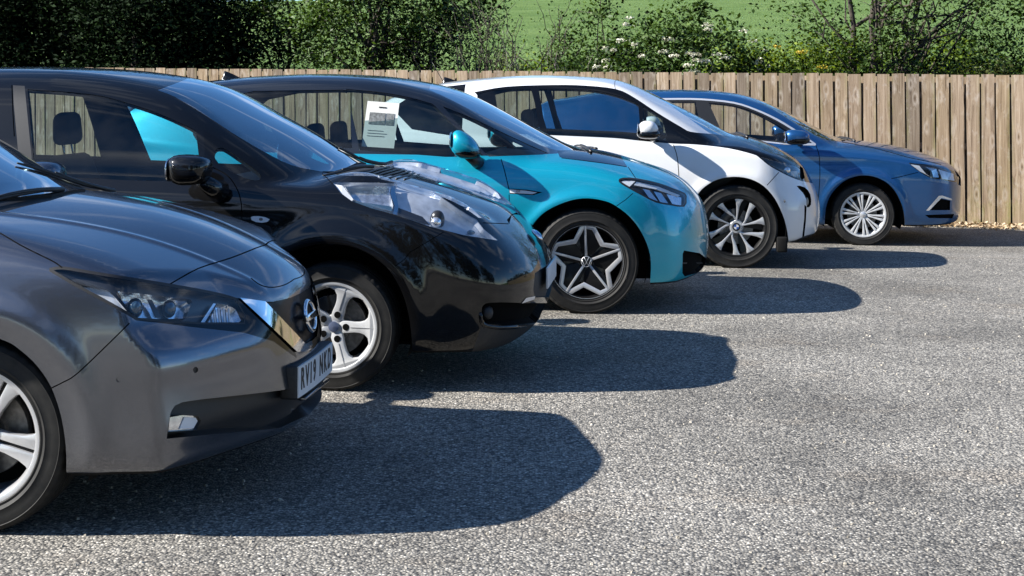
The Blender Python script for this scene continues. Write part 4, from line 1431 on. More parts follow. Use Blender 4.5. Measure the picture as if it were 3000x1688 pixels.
def grass_patch(px0, px1, d0, d1, n, h, mat, seed, name='long_grass', label=None):
    rng = np.random.default_rng(seed)
    V, F, T = [], [], []
    pxs = rng.uniform(px0, px1, n); dd = rng.uniform(d0, d1, n)
    for a, d in zip(pxs, dd):
        p, y = pos(a, d)
        hh = h * rng.uniform(.5, 1.25); an = rng.uniform(0, 6.28); w = .006 + .006 * rng.random()
        bx, by = math.cos(an) * w, math.sin(an) * w
        lx, ly = rng.normal() * .35 * hh, rng.normal() * .35 * hh
        i = len(V)
        V += [(p.x - bx, p.y - by, p.z), (p.x + bx, p.y + by, p.z), (p.x + lx * .4 + bx * .7, p.y + ly * .4 + by * .7, p.z + hh * .6), (p.x + lx * .4 - bx * .7, p.y + ly * .4 - by * .7, p.z + hh * .6), (p.x + lx, p.y + ly, p.z + hh)]
        F += [(i, i + 1, i + 2, i + 3), (i + 3, i + 2, i + 4)]
        t = rng.uniform(0, 1); T += [t] * 5
    o = mesh_obj(name, V, F, mat, None, False)
    at = o.data.attributes.new('tone', 'FLOAT', 'POINT'); at.data.foreach_set('value', np.array(T, np.float32))
    tag(o, label, 'grass', None, 'stuff')
    return o
def build_vegetation():
    E_ = 'trees behind the fence'
    # dark evergreen mass on the left: tall, dense, wholly above the frame's top
    for i, (px_, d, h, rx, n) in enumerate(((-330, 2.4, 4.6, 1.5, 9000), (-60, 1.7, 4.4, 1.3, 21000), (170, 2.3, 5.0, 1.4, 21000), (400, 1.8, 4.2, 1.25, 20000), (600, 2.4, 3.4, 1.05, 15000))):
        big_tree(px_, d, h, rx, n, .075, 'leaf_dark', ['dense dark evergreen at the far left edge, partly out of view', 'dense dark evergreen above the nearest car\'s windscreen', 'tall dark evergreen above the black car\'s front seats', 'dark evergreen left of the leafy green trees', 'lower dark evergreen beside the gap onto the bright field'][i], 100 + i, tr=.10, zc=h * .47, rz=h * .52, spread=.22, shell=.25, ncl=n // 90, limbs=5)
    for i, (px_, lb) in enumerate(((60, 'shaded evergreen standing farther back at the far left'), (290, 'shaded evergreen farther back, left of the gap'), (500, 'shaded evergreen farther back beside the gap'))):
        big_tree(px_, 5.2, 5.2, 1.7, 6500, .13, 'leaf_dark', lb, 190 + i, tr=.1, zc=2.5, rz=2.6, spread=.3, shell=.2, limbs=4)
    mids = ((1560, 5.5, 1.5, .9, 'leaf_light', 'pale sunlit bush out on the bank behind the bare stems'), (1820, 6.0, 1.7, 1.0, 'leaf_mid', 'round green bush out on the bank left of the blossom'),
            (2200, 5.0, 1.7, 1.0, 'leaf_light', 'sunlit bush out on the bank right of the blossom'), (2440, 6.5, 1.9, 1.1, 'leaf_mid', 'green bush out on the bank left of the dark trunks'),
            (2740, 5.5, 1.7, 1.1, 'leaf_light', 'sunlit bush out on the bank right of the dark trunks'), (2900, 7.0, 2.0, 1.2, 'leaf_mid', 'green bush out on the bank near the right edge'))
    for i, (px_, d, h, rx, mt, lb) in enumerate(mids):
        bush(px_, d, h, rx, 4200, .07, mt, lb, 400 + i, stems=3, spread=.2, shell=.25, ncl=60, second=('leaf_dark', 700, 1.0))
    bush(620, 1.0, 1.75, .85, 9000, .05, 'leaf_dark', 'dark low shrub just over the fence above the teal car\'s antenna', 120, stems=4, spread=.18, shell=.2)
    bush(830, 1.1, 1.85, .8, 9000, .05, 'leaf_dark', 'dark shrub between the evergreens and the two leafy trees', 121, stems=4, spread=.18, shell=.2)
    # two leafy trees left of the middle
    big_tree(1080, 2.6, 3.8, 1.35, 9000, .072, 'leaf_mid', 'leafy tree with a thick dark trunk, left of the two', 130, tr=.085, zc=2.5, rz=1.35, spread=.2, limbs=9, shell=.4)
    big_tree(1200, 3.2, 3.9, 1.25, 7500, .072, 'leaf_mid', 'leafy tree with a forked trunk, right of the two', 131, tr=.07, zc=2.6, rz=1.35, spread=.2, limbs=9, nst=2, shell=.4)
    big_tree(840, 3.4, 3.6, 1.0, 6500, .07, 'leaf_mid', 'sunlit green tree beside the gap onto the bright field', 132, tr=.06, zc=2.45, rz=1.1, spread=.2, limbs=6, shell=.4)
    bush(1000, 1.2, 1.45, .75, 5200, .05, 'leaf_dark', 'low dark shrub under the leafy trees, left one', 140, stems=5, spread=.17, shell=.25)
    bush(1270, 1.3, 1.40, .75, 4800, .05, 'leaf_mid', 'low green shrub under the leafy trees, right one', 141, stems=6, spread=.17, shell=.25, second=('leaf_dark', 2500, 1.0))
    # open twiggy shrubs in the middle
    twig_shrub(1470, 2.4, 2.6, 1.15, 26, 'open shrub of many bare dark stems in the middle, left one', 150, 2600, 'leaf_mid')
    twig_shrub(1640, 2.0, 1.9, 1.0, 16, 'open shrub with pale twigs fanning low, right of the dark stems', 151, 1300, 'leaf_olive', 'bark_grey')
    twig_shrub(1330, 2.8, 2.5, .9, 14, 'slim shrub of bare stems beside the leafy trees', 152, 1500, 'leaf_mid')
    bush(1500, 1.0, 1.25, .8, 3600, .045, 'leaf_dark', 'low dark undergrowth below the bare-stemmed shrub', 153, stems=3, spread=.15, shell=.2)
    bush(1730, 3.0, 2.6, .65, 3200, .06, 'leaf_mid', 'upright green bush left of the blossoming bush', 154, stems=5, spread=.16, zc=1.9, rz=.8)
    # blossoming elder
    bush(1990, 2.0, 2.7, 1.15, 9500, .07, 'leaf_mid', 'green bush with white flower heads above the white car', 160, stems=7, spread=.17, zc=1.75, rz=.85, blossom=34, bark='bark_grey', shell=.45)
    bush(2090, 1.0, 1.45, .55, 2600, .055, 'leaf_mid', 'low bush with white flowers just over the fence top', 161, stems=3, spread=.14, blossom=9, shell=.4)
    bush(1880, 1.0, 1.25, .7, 3000, .045, 'leaf_dark', 'low dark undergrowth below the blossoming bush', 162, stems=6, spread=.15, shell=.2, bark='bark_grey')
    # many-stemmed tree on the right
    big_tree(2590, 2.6, 4.2, 1.7, 8200, .058, 'leaf_mid', 'many-stemmed tree with dark trunks right of the blossoming bush', 170, tr=.075, zc=2.7, rz=1.5, spread=.2, nst=5, limbs=7, twigs=4, shell=.5)
    bush(2370, 2.2, 2.3, .9, 4600, .055, 'leaf_light', 'pale green bush left of the many-stemmed tree', 171, stems=5, spread=.17, zc=1.5, rz=.8, blossom=8, bmat='flower_yellow', bsize=.025)
    bush(2250, 1.5, 1.35, .6, 2600, .05, 'leaf_light', 'bright fern-like clump right of the white blossom', 172, stems=2, spread=.15, aspect=.28)
    bush(2420, .8, 1.05, .55, 3600, .042, 'leaf_mid', 'low gorse-like shrub below the many-stemmed tree, left one', 173, stems=3, spread=.13, shell=.3, aspect=.35)
    bush(2560, .8, 1.15, .65, 4400, .042, 'leaf_mid', 'low gorse-like shrub below the many-stemmed tree, right one', 174, stems=3, spread=.13, shell=.3, aspect=.35)
    bush(2700, .9, 1.10, .45, 2600, .045, 'leaf_brown', 'withered brown-green shrub at the foot of the tree', 175, stems=6, spread=.13, second=('leaf_mid', 1200, 1.0))
    bush(2840, 1.6, 1.75, .85, 5200, .055, 'leaf_olive', 'olive green bush with yellow flowers near the right edge', 176, stems=5, spread=.16, blossom=12, bmat='flower_yellow', bsize=.028)
    bush(2990, 1.1, 1.7, .6, 3600, .05, 'leaf_mid', 'green bush cut by the right edge of the picture', 177, stems=4, spread=.16)
    bush(2790, .8, 1.0, .5, 2600, .045, 'leaf_dark', 'dark low shrub over the fence near the right edge', 178, stems=3, spread=.14, shell=.3)
    bush(3060, 2.8, 3.0, .8, 4200, .06, 'leaf_mid', 'tall green bush just outside the right edge', 179, stems=4, spread=.17)
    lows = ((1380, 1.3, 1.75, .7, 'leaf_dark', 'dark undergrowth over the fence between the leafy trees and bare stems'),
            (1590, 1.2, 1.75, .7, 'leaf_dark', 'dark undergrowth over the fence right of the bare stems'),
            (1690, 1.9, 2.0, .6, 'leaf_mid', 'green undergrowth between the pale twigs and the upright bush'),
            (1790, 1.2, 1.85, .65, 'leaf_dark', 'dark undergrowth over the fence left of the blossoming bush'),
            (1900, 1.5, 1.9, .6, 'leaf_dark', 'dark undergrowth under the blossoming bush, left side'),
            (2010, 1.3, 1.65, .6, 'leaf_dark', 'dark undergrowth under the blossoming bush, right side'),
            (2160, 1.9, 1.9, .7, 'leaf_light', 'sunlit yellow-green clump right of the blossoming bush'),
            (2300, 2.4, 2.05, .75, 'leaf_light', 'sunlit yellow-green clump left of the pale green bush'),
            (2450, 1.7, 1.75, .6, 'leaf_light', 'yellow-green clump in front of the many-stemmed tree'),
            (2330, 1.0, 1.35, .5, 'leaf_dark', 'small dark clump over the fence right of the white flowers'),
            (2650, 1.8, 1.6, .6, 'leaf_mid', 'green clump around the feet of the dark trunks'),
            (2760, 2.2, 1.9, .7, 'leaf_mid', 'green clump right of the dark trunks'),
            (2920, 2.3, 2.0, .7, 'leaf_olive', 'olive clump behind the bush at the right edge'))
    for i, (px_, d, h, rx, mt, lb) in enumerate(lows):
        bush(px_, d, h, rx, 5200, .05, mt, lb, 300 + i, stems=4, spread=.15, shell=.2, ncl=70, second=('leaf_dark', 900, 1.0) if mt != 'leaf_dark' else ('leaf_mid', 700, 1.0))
    grass_patch(640, 1900, 2.0, 8.0, 7000, .55, 'grass_blade', 180, label='long bright grass on the bank behind the middle shrubs')
    grass_patch(1300, 3050, 4.0, 14.0, 12000, .75, 'grass_blade', 182, label='tall bright grass out on the bank up to the field')
    g = grass_patch(1650, 3050, 1.4, 7.0, 16000, .6, 'grass_blade', 181, label='long bright grass on the bank behind the right-hand shrubs')
# ---------------------------------------------------------------- grey hatchback (nearest, cut by the left edge)
def rim_twin(wh, rr, w):
    y0 = -.42 * w
    dish = lambda r: .03 * max(0, 1 - r / rr)
    for k in range(5):
        t = R(-12 + 72 * k)
        for sg in (1, -1):
            poly = [(.045, sg * .006), (rr * .60, sg * .0065), (rr * .955, sg * .007)] + [polar(rr * .985, sg * a) for a in (3, 10, 18)] + [polar(rr * .90, sg * 15.5), polar(rr * .75, sg * 14.5), polar(rr * .5, sg * 17), polar(rr * .33, sg * 26), (.045, sg * .036)]
            if sg > 0: poly = poly[::-1]
            spoke_obj(wh, poly, y0, .03, 'alloy_machined', t, dish, .003)
        spoke_obj(wh, [(.05, -.007), (.05, .007), (rr * .95, .0075), (rr * .95, -.0075)], y0 + .012, .02, 'alloy_black', t, dish, 0, name='spoke_slot')
        disc_obj(wh, 'wheel_nut', .012, y0 + .03, y0 + .05, 'lamp_dark', 12, polar(.057, -12 + 36 + 72 * k))
    bm = bmesh.new(); lathe(bm, [(.0001, y0 + .028), (.066, y0 + .028), (.075, y0 + .04)], 32); bm_obj('hub_plate', bm, 'alloy_black', wh, True, 30)
    disc_obj(wh, 'hub_cap', .030, y0 + .020, y0 + .04, 'satin_chrome', dome=.004)
def car_grey():
    fr = Frame((-1.674, 5.611, 0), 6.5)
    car = empty('hatchback_car', fr.o, -fr.t)
    tag(car, 'dark grey hatchback nearest the camera, chrome V grille and plate RV19 NKD', 'car', 'cars parked in a row')
    Rt, wb = .3235, 2.70
    ac = lambda x: .35 + .24 * np.clip(.6 - x, -.4, 1.0)
    def ridge(x, a):
        # raised middle of the bonnet, a crease either side, flatter shoulders outside it
        t = a / ac(x)
        ti = np.minimum(t, 1.0)
        inn = .046 * (np.sqrt(ti * ti + .02) - .1414) ** 1.5 / .81
        out = .055 * np.maximum(a - ac(x), 0) + .55 * np.maximum(a - .66, 0) ** 2
        rd = .006 * np.exp(-((a - ac(x)) / .018) ** 2)
        return (-inn - out + rd) * (1 - .5 * sstep(x, .66, .9))
    bulge = lambda a, z: (.012 * np.exp(-((z - .57) / .05) ** 2) - .05 * sstep(z, .605, .72)) * sstep(a, .30, .48) + .022 * np.exp(-((z - .232) / .042) ** 2)
    p = dict(Rt=Rt, wb=wb, ra=.42, flare=.014, flw=.05, extraH=ridge, extraN=bulge,
        W=[(-3.4, .82), (-2.7, .88), (-2, .893), (-.8, .896), (0, .893), (.35, .888), (.55, .876), (.72, .855), (.95, .80)],
        sec=[(.1, -.07), (.2, -.03), (.27, -.01), (.4, -.002), (.6, 0), (.74, -.012), (.84, -.035), (.92, -.065), (1.0, -.11), (1.2, -.25)],
        hood=[(-2, 1.14), (-1.2, 1.12), (-.6, 1.11), (-.3, 1.095), (-.05, 1.072), (.19, 1.035), (.43, .975), (.6, .912), (.7, .865), (.78, .815), (.85, .755), (.95, .64)],
        hcr=(.012, .75, 3.0),
        nose=[(.08, .76), (.15, .835), (.2, .875), (.25, .905), (.32, .933), (.42, .928), (.52, .915), (.61, .898), (.68, .882), (.73, .866), (.78, .838), (.85, .79), (1.0, .67)],
        plan=[(0, 0), (.2, .012), (.3, .034), (.45, .088), (.6, .145), (.75, .215), (.85, .28), (.92, .345), (1.0, .45)],
        roof=[(-3.75, .75), (-3.55, 1.05), (-3.35, 1.32), (-3.1, 1.45), (-2.8, 1.515), (-2.45, 1.55), (-2.147, 1.565), (-1.888, 1.568), (-1.631, 1.563), (-1.376, 1.55), (-1.122, 1.52), (-.87, 1.455), (-.617, 1.335), (-.38, 1.205), (-.13, 1.085), (.2, .90), (.6, .66)],
        gcr=[(-3, .06), (-1.6, .04), (-1.0, .07), (-.3, .12), (0, .14)],
        wg=[(-3.5, .64), (-2.9, .74), (-2.2, .80), (-1, .805), (-.4, .78), (.1, .70)], tum=(.30, .28, 1.03),
        tail=[(.2, -3.36), (.4, -3.5), (.8, -3.52), (1.05, -3.48), (1.4, -3.25)], tplan=[(0, 0), (.4, .04), (.7, .16), (.82, .3), (.95, .65)],
        bot=[(-3.5, .28), (-3.0, .2), (.3, .195), (.5, .205), (.75, .215), (.95, .21)],
        k=dict(sh=.05, fr=.022, roof=.15, u=.03), fs=.9)
    b = Body(fr, make_F(p), -3.54, .94, nth=180, nfront=76, step=.026)
    px = 'px'
    underside(b, p)
    hl_top = curve([(145, 790), (184, 785), (271, 799), (377, 816), (483, 833), (580, 850), (647, 864), (693, 877)], 3)
    b.add('bonnet', px, [(-60, 660), (0, 685)] + curve([(63, 721), (121, 750), (159, 769), (184, 785)], 3) + curve([(271, 799), (377, 816), (483, 833), (498, 832), (580, 787), (676, 756), (761, 722), (800, 702)], 2) + [(860, 660), (860, 500), (273, 480), (60, 540), (-200, 560)])
    b.add('nose_panel', px, [(498, 834), (580, 788), (676, 757), (761, 723), (800, 703), (860, 660), (960, 760)] + [(930, 830), (894, 853), (850, 873), (802, 884), (773, 884), (696, 873), (647, 863), (580, 850)])
    b.add('cowl', 'xa', [(.0, -.02), (-.02, .25), (-.09, .5), (-.20, .66), (-.40, .66), (-.33, .5), (-.28, .25), (-.26, -.02)], lambda C, G: C[:, 2] > .95)
    b.add('windscreen', px, [(-900, 700), (-300, 640), (0, 579), (108, 574), (174, 571), (240, 560), (240, 480), (0, 330), (-900, 200)], lambda C, G: (C[:, 2] > 1.05) & (C[:, 0] > -1.20) & (G[:, 0] > .15) & (-C[:, 1] < .80 - .42 * (C[:, 2] - 1.0)))
    b.add('front_window', 'xz', [(-1.62, 1.05), (-1.60, 1.43), (-1.35, 1.41), (-1.05, 1.345), (-.78, 1.23), (-.52, 1.08), (-.60, 1.045)])
    b.add('rear_window', 'xz', [(-2.85, 1.18), (-2.7, 1.32), (-2.3, 1.42), (-1.78, 1.435), (-1.74, 1.05), (-2.6, 1.06)])
    b.add('headlight', px, hl_top + [(720, 925), (715, 949), (580, 949), (435, 939), (401, 935), (377, 920), (290, 872), (217, 833)])
    b.add('lamp_turn', px, [(216, 838), (240, 836), (312, 850), (334, 868), (378, 917), (366, 910), (300, 874)])
    b.add('lamp_main', px, [(346, 852), (440, 862), (560, 876), (566, 884), (546, 932), (470, 934), (404, 930), (384, 912), (362, 884)])
    b.add('lamp_side', px, [(640, 889), (668, 893), (692, 905), (708, 938), (700, 945), (612, 943)])
    ring = hl_top + [(720, 925), (715, 949), (580, 949), (435, 939), (401, 935), (377, 920), (290, 872), (217, 833), (145, 790)]
    b.add('lamp_seal', px, strip(ring, 9))
    b.add('nose_black', px, [(693, 877), (700, 873), (770, 940), (865, 1031), (870, 1050), (800, 1000), (715, 975), (560, 958), (401, 938), (402, 934), (435, 940), (580, 950), (716, 950), (721, 925)])
    b.add('grille', px, [(773, 884), (802, 884), (850, 873), (894, 853), (930, 830), (1000, 800), (1000, 1040), (884, 1012)])
    b.add('grille_chrome', px, [(700, 874), (773, 884), (890, 1008), (935, 985), (1000, 960), (1000, 1000), (935, 1012), (890, 1031), (865, 1031), (780, 950)])
    b.add('plate_mount', px, [(848, 1064), (872, 1060), (960, 1010), (1010, 985), (1010, 1130), (884, 1175), (872, 1165)])
    b.add('fog_recess', px, curve([(488, 1286), (497, 1225), (505, 1200), (536, 1178), (676, 1161), (790, 1148), (865, 1137)], 2) + [(884, 1176), (1010, 1120), (1010, 1165), (961, 1165), (918, 1209), (816, 1255), (628, 1272)])
    b.add('fog_lamp', px, [(498, 1223), (536, 1216), (580, 1219), (589, 1233), (577, 1260), (493, 1265)])
    b.add('rim_sensor', px, [(348 + 8 * math.cos(t), 1112 + 8 * math.sin(t)) for t in np.linspace(0, 2 * math.pi, 13)[:-1]])
    b.add('park_sensor', px, [(573 + 7.5 * math.cos(t), 1084 + 9 * math.sin(t)) for t in np.linspace(0, 2 * math.pi, 13)[:-1]])
    b.seam(px, curve([(-80, 640), (0, 683), (63, 720), (121, 749), (159, 768), (182, 784)], 3), 4.0)
    b.seam(px, curve([(499, 832), (580, 787), (676, 756), (761, 722), (800, 702)], 3), 3.6)
    b.seam(px, curve([(379, 947), (300, 1025), (222, 1098), (185, 1120), (149, 1138)], 3), 3.6)
    b.seam(px, curve([(770, 724), (815, 750), (868, 795), (872, 808), (840, 832), (800, 842), (765, 836), (735, 815)], 3), 3.0)
    arch_cut(b, curve([(-140, 985), (-80, 978), (-30, 984), (20, 1001), (48, 1017), (97, 1059), (135, 1108), (159, 1156), (181, 1228), (193, 1311), (195, 1385)], 3), Rt, wb, .38)
    b.finish()
    gk = ['windscreen', 'front_window', 'rear_window']
    std_panels(b, car, 'paint_grey', gk)
    b.panel('bonnet', 'bonnet', 'paint_grey', car, 'join')
    b.panel('nose_panel', 'nose_panel', 'paint_grey', car, 'join')
    b.panel('cowl', 'cowl', 'black_trim', car, 'join', recess=.01)
    b.panel('windscreen', 'windscreen', 'glass_front', car, 'join')
    for k in gk[1:]: b.panel(k, k, 'glass_side', car, 'split', recess=.003)
    hl = lamp(b, car, 'headlight', 'lamp_dark', .02, 'lens_soft', inserts=(('lamp_turn', 'turn_reflector', 'reflector_dim', .018), ('lamp_main', 'main_reflector', 'lamp_chrome', .035), ('lamp_side', 'side_reflector', 'lamp_chrome', .018)))
    b.panel('lamp_seal', 'lamp_seal', 'black_trim', car, 'split')
    for c1, c2, rr_ in (((405, 897), (400, 899), .034), ((508, 899), (503, 901), .030)):
        b.bulb('projector', c1, .022, (rr_ * .7, rr_, rr_), 'lamp_dark', hl)
        b.bulb('projector_lens', c2, .010, (rr_ * .6, rr_ * .7, rr_ * .7), 'lamp_blueglass', hl)
    b.trim('lamp_divider', [(440, 872), (452, 873), (480, 928), (464, 928)], -.014, 'lamp_dark', hl)
    for k in range(4): b.trim('reflector_rib', [(632 + 14 * k, 900), (636 + 14 * k, 900), (640 + 14 * k, 940), (636 + 14 * k, 940)], -.012, 'lamp_white', hl)
    b.trim('lamp_strip', [(592, 942), (630, 887), (638, 888), (602, 944)], -.008, 'reflector', hl)
    b.panel('nose_black', 'nose_black', 'black_gloss', car, 'split')
    b.panel('grille', 'grille', 'grille_navy', car, 'join', off=-.004, recess=.006)
    b.panel('grille_chrome', 'grille_chrome', 'chrome', car, 'join', off=.008)
    b.panel('plate_mount', 'plate_mount', 'black_plastic', car, 'join')
    b.panel('fog_recess', 'fog_recess', 'black_trim', car, 'join', recess=.05)
    fl = b.panel('fog_lamp', 'fog_lamp', 'reflector', car, 'split', off=-.012)
    b.trim('fog_reflector', [(545, 1222), (578, 1224), (584, 1234), (572, 1256), (530, 1258)], -.008, 'lamp_white', fl)
    b.panel('rim_sensor', 'parking_sensor', 'paint_grey', car, 'split', recess=.004)
    b.panel('park_sensor', 'parking_sensor', 'black_trim', car, 'split', recess=.004)
    arch_lip(b, car)
    handles(b, car, 'paint_grey', ((-1.45, .90), (-2.35, .92)))
    # number plate, slightly bowed round the nose
    plate = []
    bm = bmesh.new()
    xs = lambda y: .940 - .10 * y * y
    rows = []
    for z in (.352, .466):
        for dx in (0, .008):
            rows.append([bm.verts.new((xs(y) + dx, y, z)) for y in np.linspace(-.26, .26, 15)])
    a0, a1, b0, b1 = rows
    for i in range(14):
        bm.faces.new((a1[i], a1[i + 1], b1[i + 1], b1[i])); bm.faces.new((a0[i + 1], a0[i], b0[i], b0[i + 1]))
        bm.faces.new((a0[i], a0[i + 1], a1[i + 1], a1[i])); bm.faces.new((b1[i], b1[i + 1], b0[i + 1], b0[i]))
    bm.faces.new((a0[0], a1[0], b1[0], b0[0])); bm.faces.new((a1[-1], a0[-1], b0[-1], b1[-1]))
    pl = bm_obj('number_plate', bm, 'plate_white', car, False)
    bm = bmesh.new(); box_bm(bm, (.905, 0, .408), (.066, .536, .126), None, .010); bm_obj('plate_holder', bm, 'black_plastic', car)
    for ch, yc in (('R', -.212), ('V', -.154), ('1', -.104), ('9', -.054), ('N', .050), ('K', .118), ('D', .190)):
        tx = text_obj('plate_character', ch, .104, 'plate_ink', pl, Matrix.Identity(4), sx=.72, bold=.0022)
        for v in tx.data.vertices:
            y = v.co.x + yc; z = v.co.y * 1.06; d = v.co.z
            v.co = (xs(y) + .0088 + d, y, .412 + z)
        tx.data.update()
    bm = bmesh.new(); box_bm(bm, (.935, 0, .332), (.03, .36, .012), None, .003); bm_obj('plate_ledge', bm, 'paint_grey', car)
    # badge on the grille: ring with a bar across
    c = Vector((.913, 0, .612)); tl = R(-12)
    ring = []
    bm = bmesh.new()
    rot = Matrix.Rotation(tl, 3, 'Y')
    pts = [c + rot @ Vector((0, .062 * math.cos(t), .056 * math.sin(t))) for t in np.linspace(0, 2 * math.pi, 41)]
    tube(bm, pts, .010, 8, False)
    bd = bm_obj('front_badge', bm, 'chrome', car)
    bm = bmesh.new(); box_bm(bm, c + rot @ Vector((.006, 0, 0)), (.016, .152, .026), rot, .004); bar = bm_obj('badge_bar', bm, 'chrome', bd)
    text_obj('badge_text', 'NISSAN', .021, 'plate_ink', bd, Matrix.Translation(c + rot @ Vector((.0145, 0, 0))) @ rot.to_4x4() @ Matrix.Rotation(R(90), 4, 'Z') @ Matrix.Rotation(R(90), 4, 'X'), sx=1.25)
    wh = make_wheel(car, Rt, .2235, .215, rim_twin, 'alloy_machined', -.878)
    finish_wheels(car, wh, wb, -.878, .215)
    wheel_well(car, 0, Rt, .42); wheel_well(car, -wb, Rt, .42)
    interior(car, -.25, 1.04, -3.4, seat_x=-1.45, rear_x=-2.3, seat_z=.40)
    c = Vector((-.62, -1.0, 1.06))
    m = superell('door_mirror', car, 'paint_grey', c, (.095, .105, .07), 2.8)
    superell('mirror_face', m, 'mirror_glass', c + Vector((-.092, .0, .0)), (.008, .09, .056), 3)
    bm = bmesh.new(); tube(bm, [c + Vector((.03, .02, -.05)), c + Vector((.05, .10, -.08)), c + Vector((.05, .17, -.09))], [.03, .035, .045], 10); bm_obj('mirror_foot', bm, 'black_trim', m)
    mirror_copy([m], car)
    wiper(car, b, (-.06, -.05), (-.22, -.60)); wiper(car, b, (-.10, .56), (-.30, .06))
    return car
# ---------------------------------------------------------------- black hatchback (second in the row)
def rim_five(wh, rr, w):
    y0 = -.42 * w
    dish = lambda r: .022 * max(0, 1 - r / rr)
    for k in range(5):
        t = R(0 + 72 * k)
        rs = [.16, .26, .38, .5, .62, .74, .84, .90, .95]
        hw = [36.2, 33, 21, 14, 11.5, 12, 16, 22.5, 31]
        poly = [polar(rr * r, h) for r, h in zip(rs, hw)] + [polar(rr * .985, 36.2)] + [polar(rr * .985, a) for a in (24, 12, 0, -12, -24)] + [polar(rr * .985, -36.2)] + [polar(rr * r, -h) for r, h in zip(rs[::-1], hw[::-1])]
        spoke_obj(wh, poly, y0, .035, 'alloy_silver', t, dish, .005)
        spoke_obj(wh, [(rr * .40, -.0018), (rr * .40, .0018), (rr * .96, .0018), (rr * .96, -.0018)], y0 - .0025, .004, 'alloy_machined', t, dish, 0, name='spoke_ridge')
        disc_obj(wh, 'lug_hole_dark', .0165, y0 + .0125, y0 + .03, 'gap_black', 20, polar(.062, 72 * k))  # black disc on the spoke stands in for the shade in a lug hole
    bm = bmesh.new(); lathe(bm, [(.0001, y0 + .02), (.055, y0 + .02), (.06, y0 + .03)], 32); bm_obj('hub_plate', bm, 'alloy_silver', wh, True, 30)
    disc_obj(wh, 'hub_cap', .026, y0 + .012, y0 + .03, 'badge_sky_steel', dome=.004)
def car_black():
    fr = Frame((-0.769, 7.878, 0), 6.5)
    car = empty('hatchback_car', fr.o, -fr.t)
    tag(car, 'black hatchback with bulging clear headlights and five-spoke silver wheels', 'car', 'cars parked in a row')
    Rt, wb = .316, 2.70
    bul = lambda x, a: .085 * np.exp(-((a - (.66 - .10 * sstep(x, .3, .8))) / .11) ** 2) * sstep(x, -.2, .12) * (1 - sstep(x, .50, .86))
    p = dict(Rt=Rt, wb=wb, ra=.43, flare=.026, flw=.075, extraH=bul,
        W=[(-3.4, .80), (-2.7, .865), (-2, .88), (-.8, .885), (0, .882), (.35, .878), (.6, .866), (.9, .83)],
        sec=[(.1, -.09), (.2, -.04), (.3, -.015), (.45, -.004), (.6, 0), (.75, -.008), (.88, -.03), (.96, -.055), (1.03, -.085), (1.2, -.2)],
        hood=[(-2, 1.12), (-1.2, 1.10), (-.5, 1.085), (-.12, 1.066), (.1, 1.036), (.25, 1.0), (.4, .957), (.52, .918), (.67, .866), (.78, .812), (.9, .71), (1.05, .55)],
        hcr=(.075, .75, 2.0),
        nose=[(.08, .72), (.17, .86), (.25, .94), (.35, .985), (.46, 1.0), (.55, .995), (.63, .965), (.7, .92), (.78, .86), (.86, .79), (1.0, .66)],
        plan=[(0, 0), (.2, .008), (.4, .03), (.5, .05), (.6, .085), (.7, .14), (.78, .215), (.85, .34), (.92, .55)],
        roof=[(-3.75, .75), (-3.55, 1.05), (-3.35, 1.32), (-3.1, 1.45), (-2.8, 1.525), (-2.45, 1.565), (-2.147, 1.58), (-1.888, 1.584), (-1.631, 1.581), (-1.376, 1.57), (-1.122, 1.543), (-.87, 1.485), (-.617, 1.367), (-.327, 1.218), (-.124, 1.095), (.2, .90), (.6, .66)],
        gcr=[(-3, .06), (-1.6, .04), (-1.0, .07), (-.3, .12), (0, .14)],
        wg=[(-3.5, .62), (-2.9, .73), (-2.2, .79), (-1, .80), (-.3, .775), (.1, .70)], tum=(.30, .28, 1.02),
        tail=[(.2, -3.28), (.4, -3.42), (.8, -3.44), (1.05, -3.40), (1.4, -3.2)], tplan=[(0, 0), (.4, .04), (.7, .16), (.82, .3), (.95, .65)],
        bot=[(-3.5, .28), (-3.0, .2), (.3, .19), (.6, .195), (.8, .185), (.95, .21)],
        k=dict(sh=.06, fr=.09, roof=.15, u=.03))
    b = Body(fr, make_F(p), -3.46, 1.0)
    px = 'px'
    underside(b, p)
    ltop = curve([(976, 537), (993, 533), (1153, 536), (1225, 547), (1280, 569), (1363, 624), (1412, 651)], 3)
    b.add('bonnet', px, [(943, 507)] + ltop + [(1492, 654), (1502, 622), (1560, 560), (1300, 440), (1222, 508), (1190, 515), (1115, 516.5), (1002, 514)])
    b.add('cowl', px, curve([(943, 505), (1002, 513), (1115, 515), (1190, 514), (1224, 506)], 3) + [(1290, 480), (1250, 420), (1000, 420), (960, 495)], lambda C, G: C[:, 0] < .30)
    b.add('windscreen', px, curve([(461, 264), (512, 284), (598, 335), (683, 391), (769, 442), (854, 484), (939, 502)], 3) + [(978, 502), (1012, 492), (1060, 470), (1060, 400), (640, 180), (540, 235), (470, 262)])
    b.add('front_window', px, curve([(81, 262), (213, 271), (299, 282), (384, 305), (470, 335), (555, 373), (574, 386)], 3) + [(582, 455), (586, 530)] + [(500, 531), (384, 529), (235, 521), (105, 515), (97, 455)])
    b.add('door_corner', px, [(597, 382)] + curve([(640, 405), (700, 439), (769, 477), (820, 534), (826, 553)], 3) + [(747, 551), (640, 546), (604, 540), (600, 460)])
    b.add('quarter_window', px, curve([(628, 455), (632, 440), (645, 433), (662, 438), (705, 467), (750, 500), (764, 517), (758, 528), (735, 527), (690, 510), (640, 478)], 2, True))
    b.add('pillar_trim', px, [(38, 250), (72, 252), (92, 456), (96, 520), (60, 520), (40, 300)])
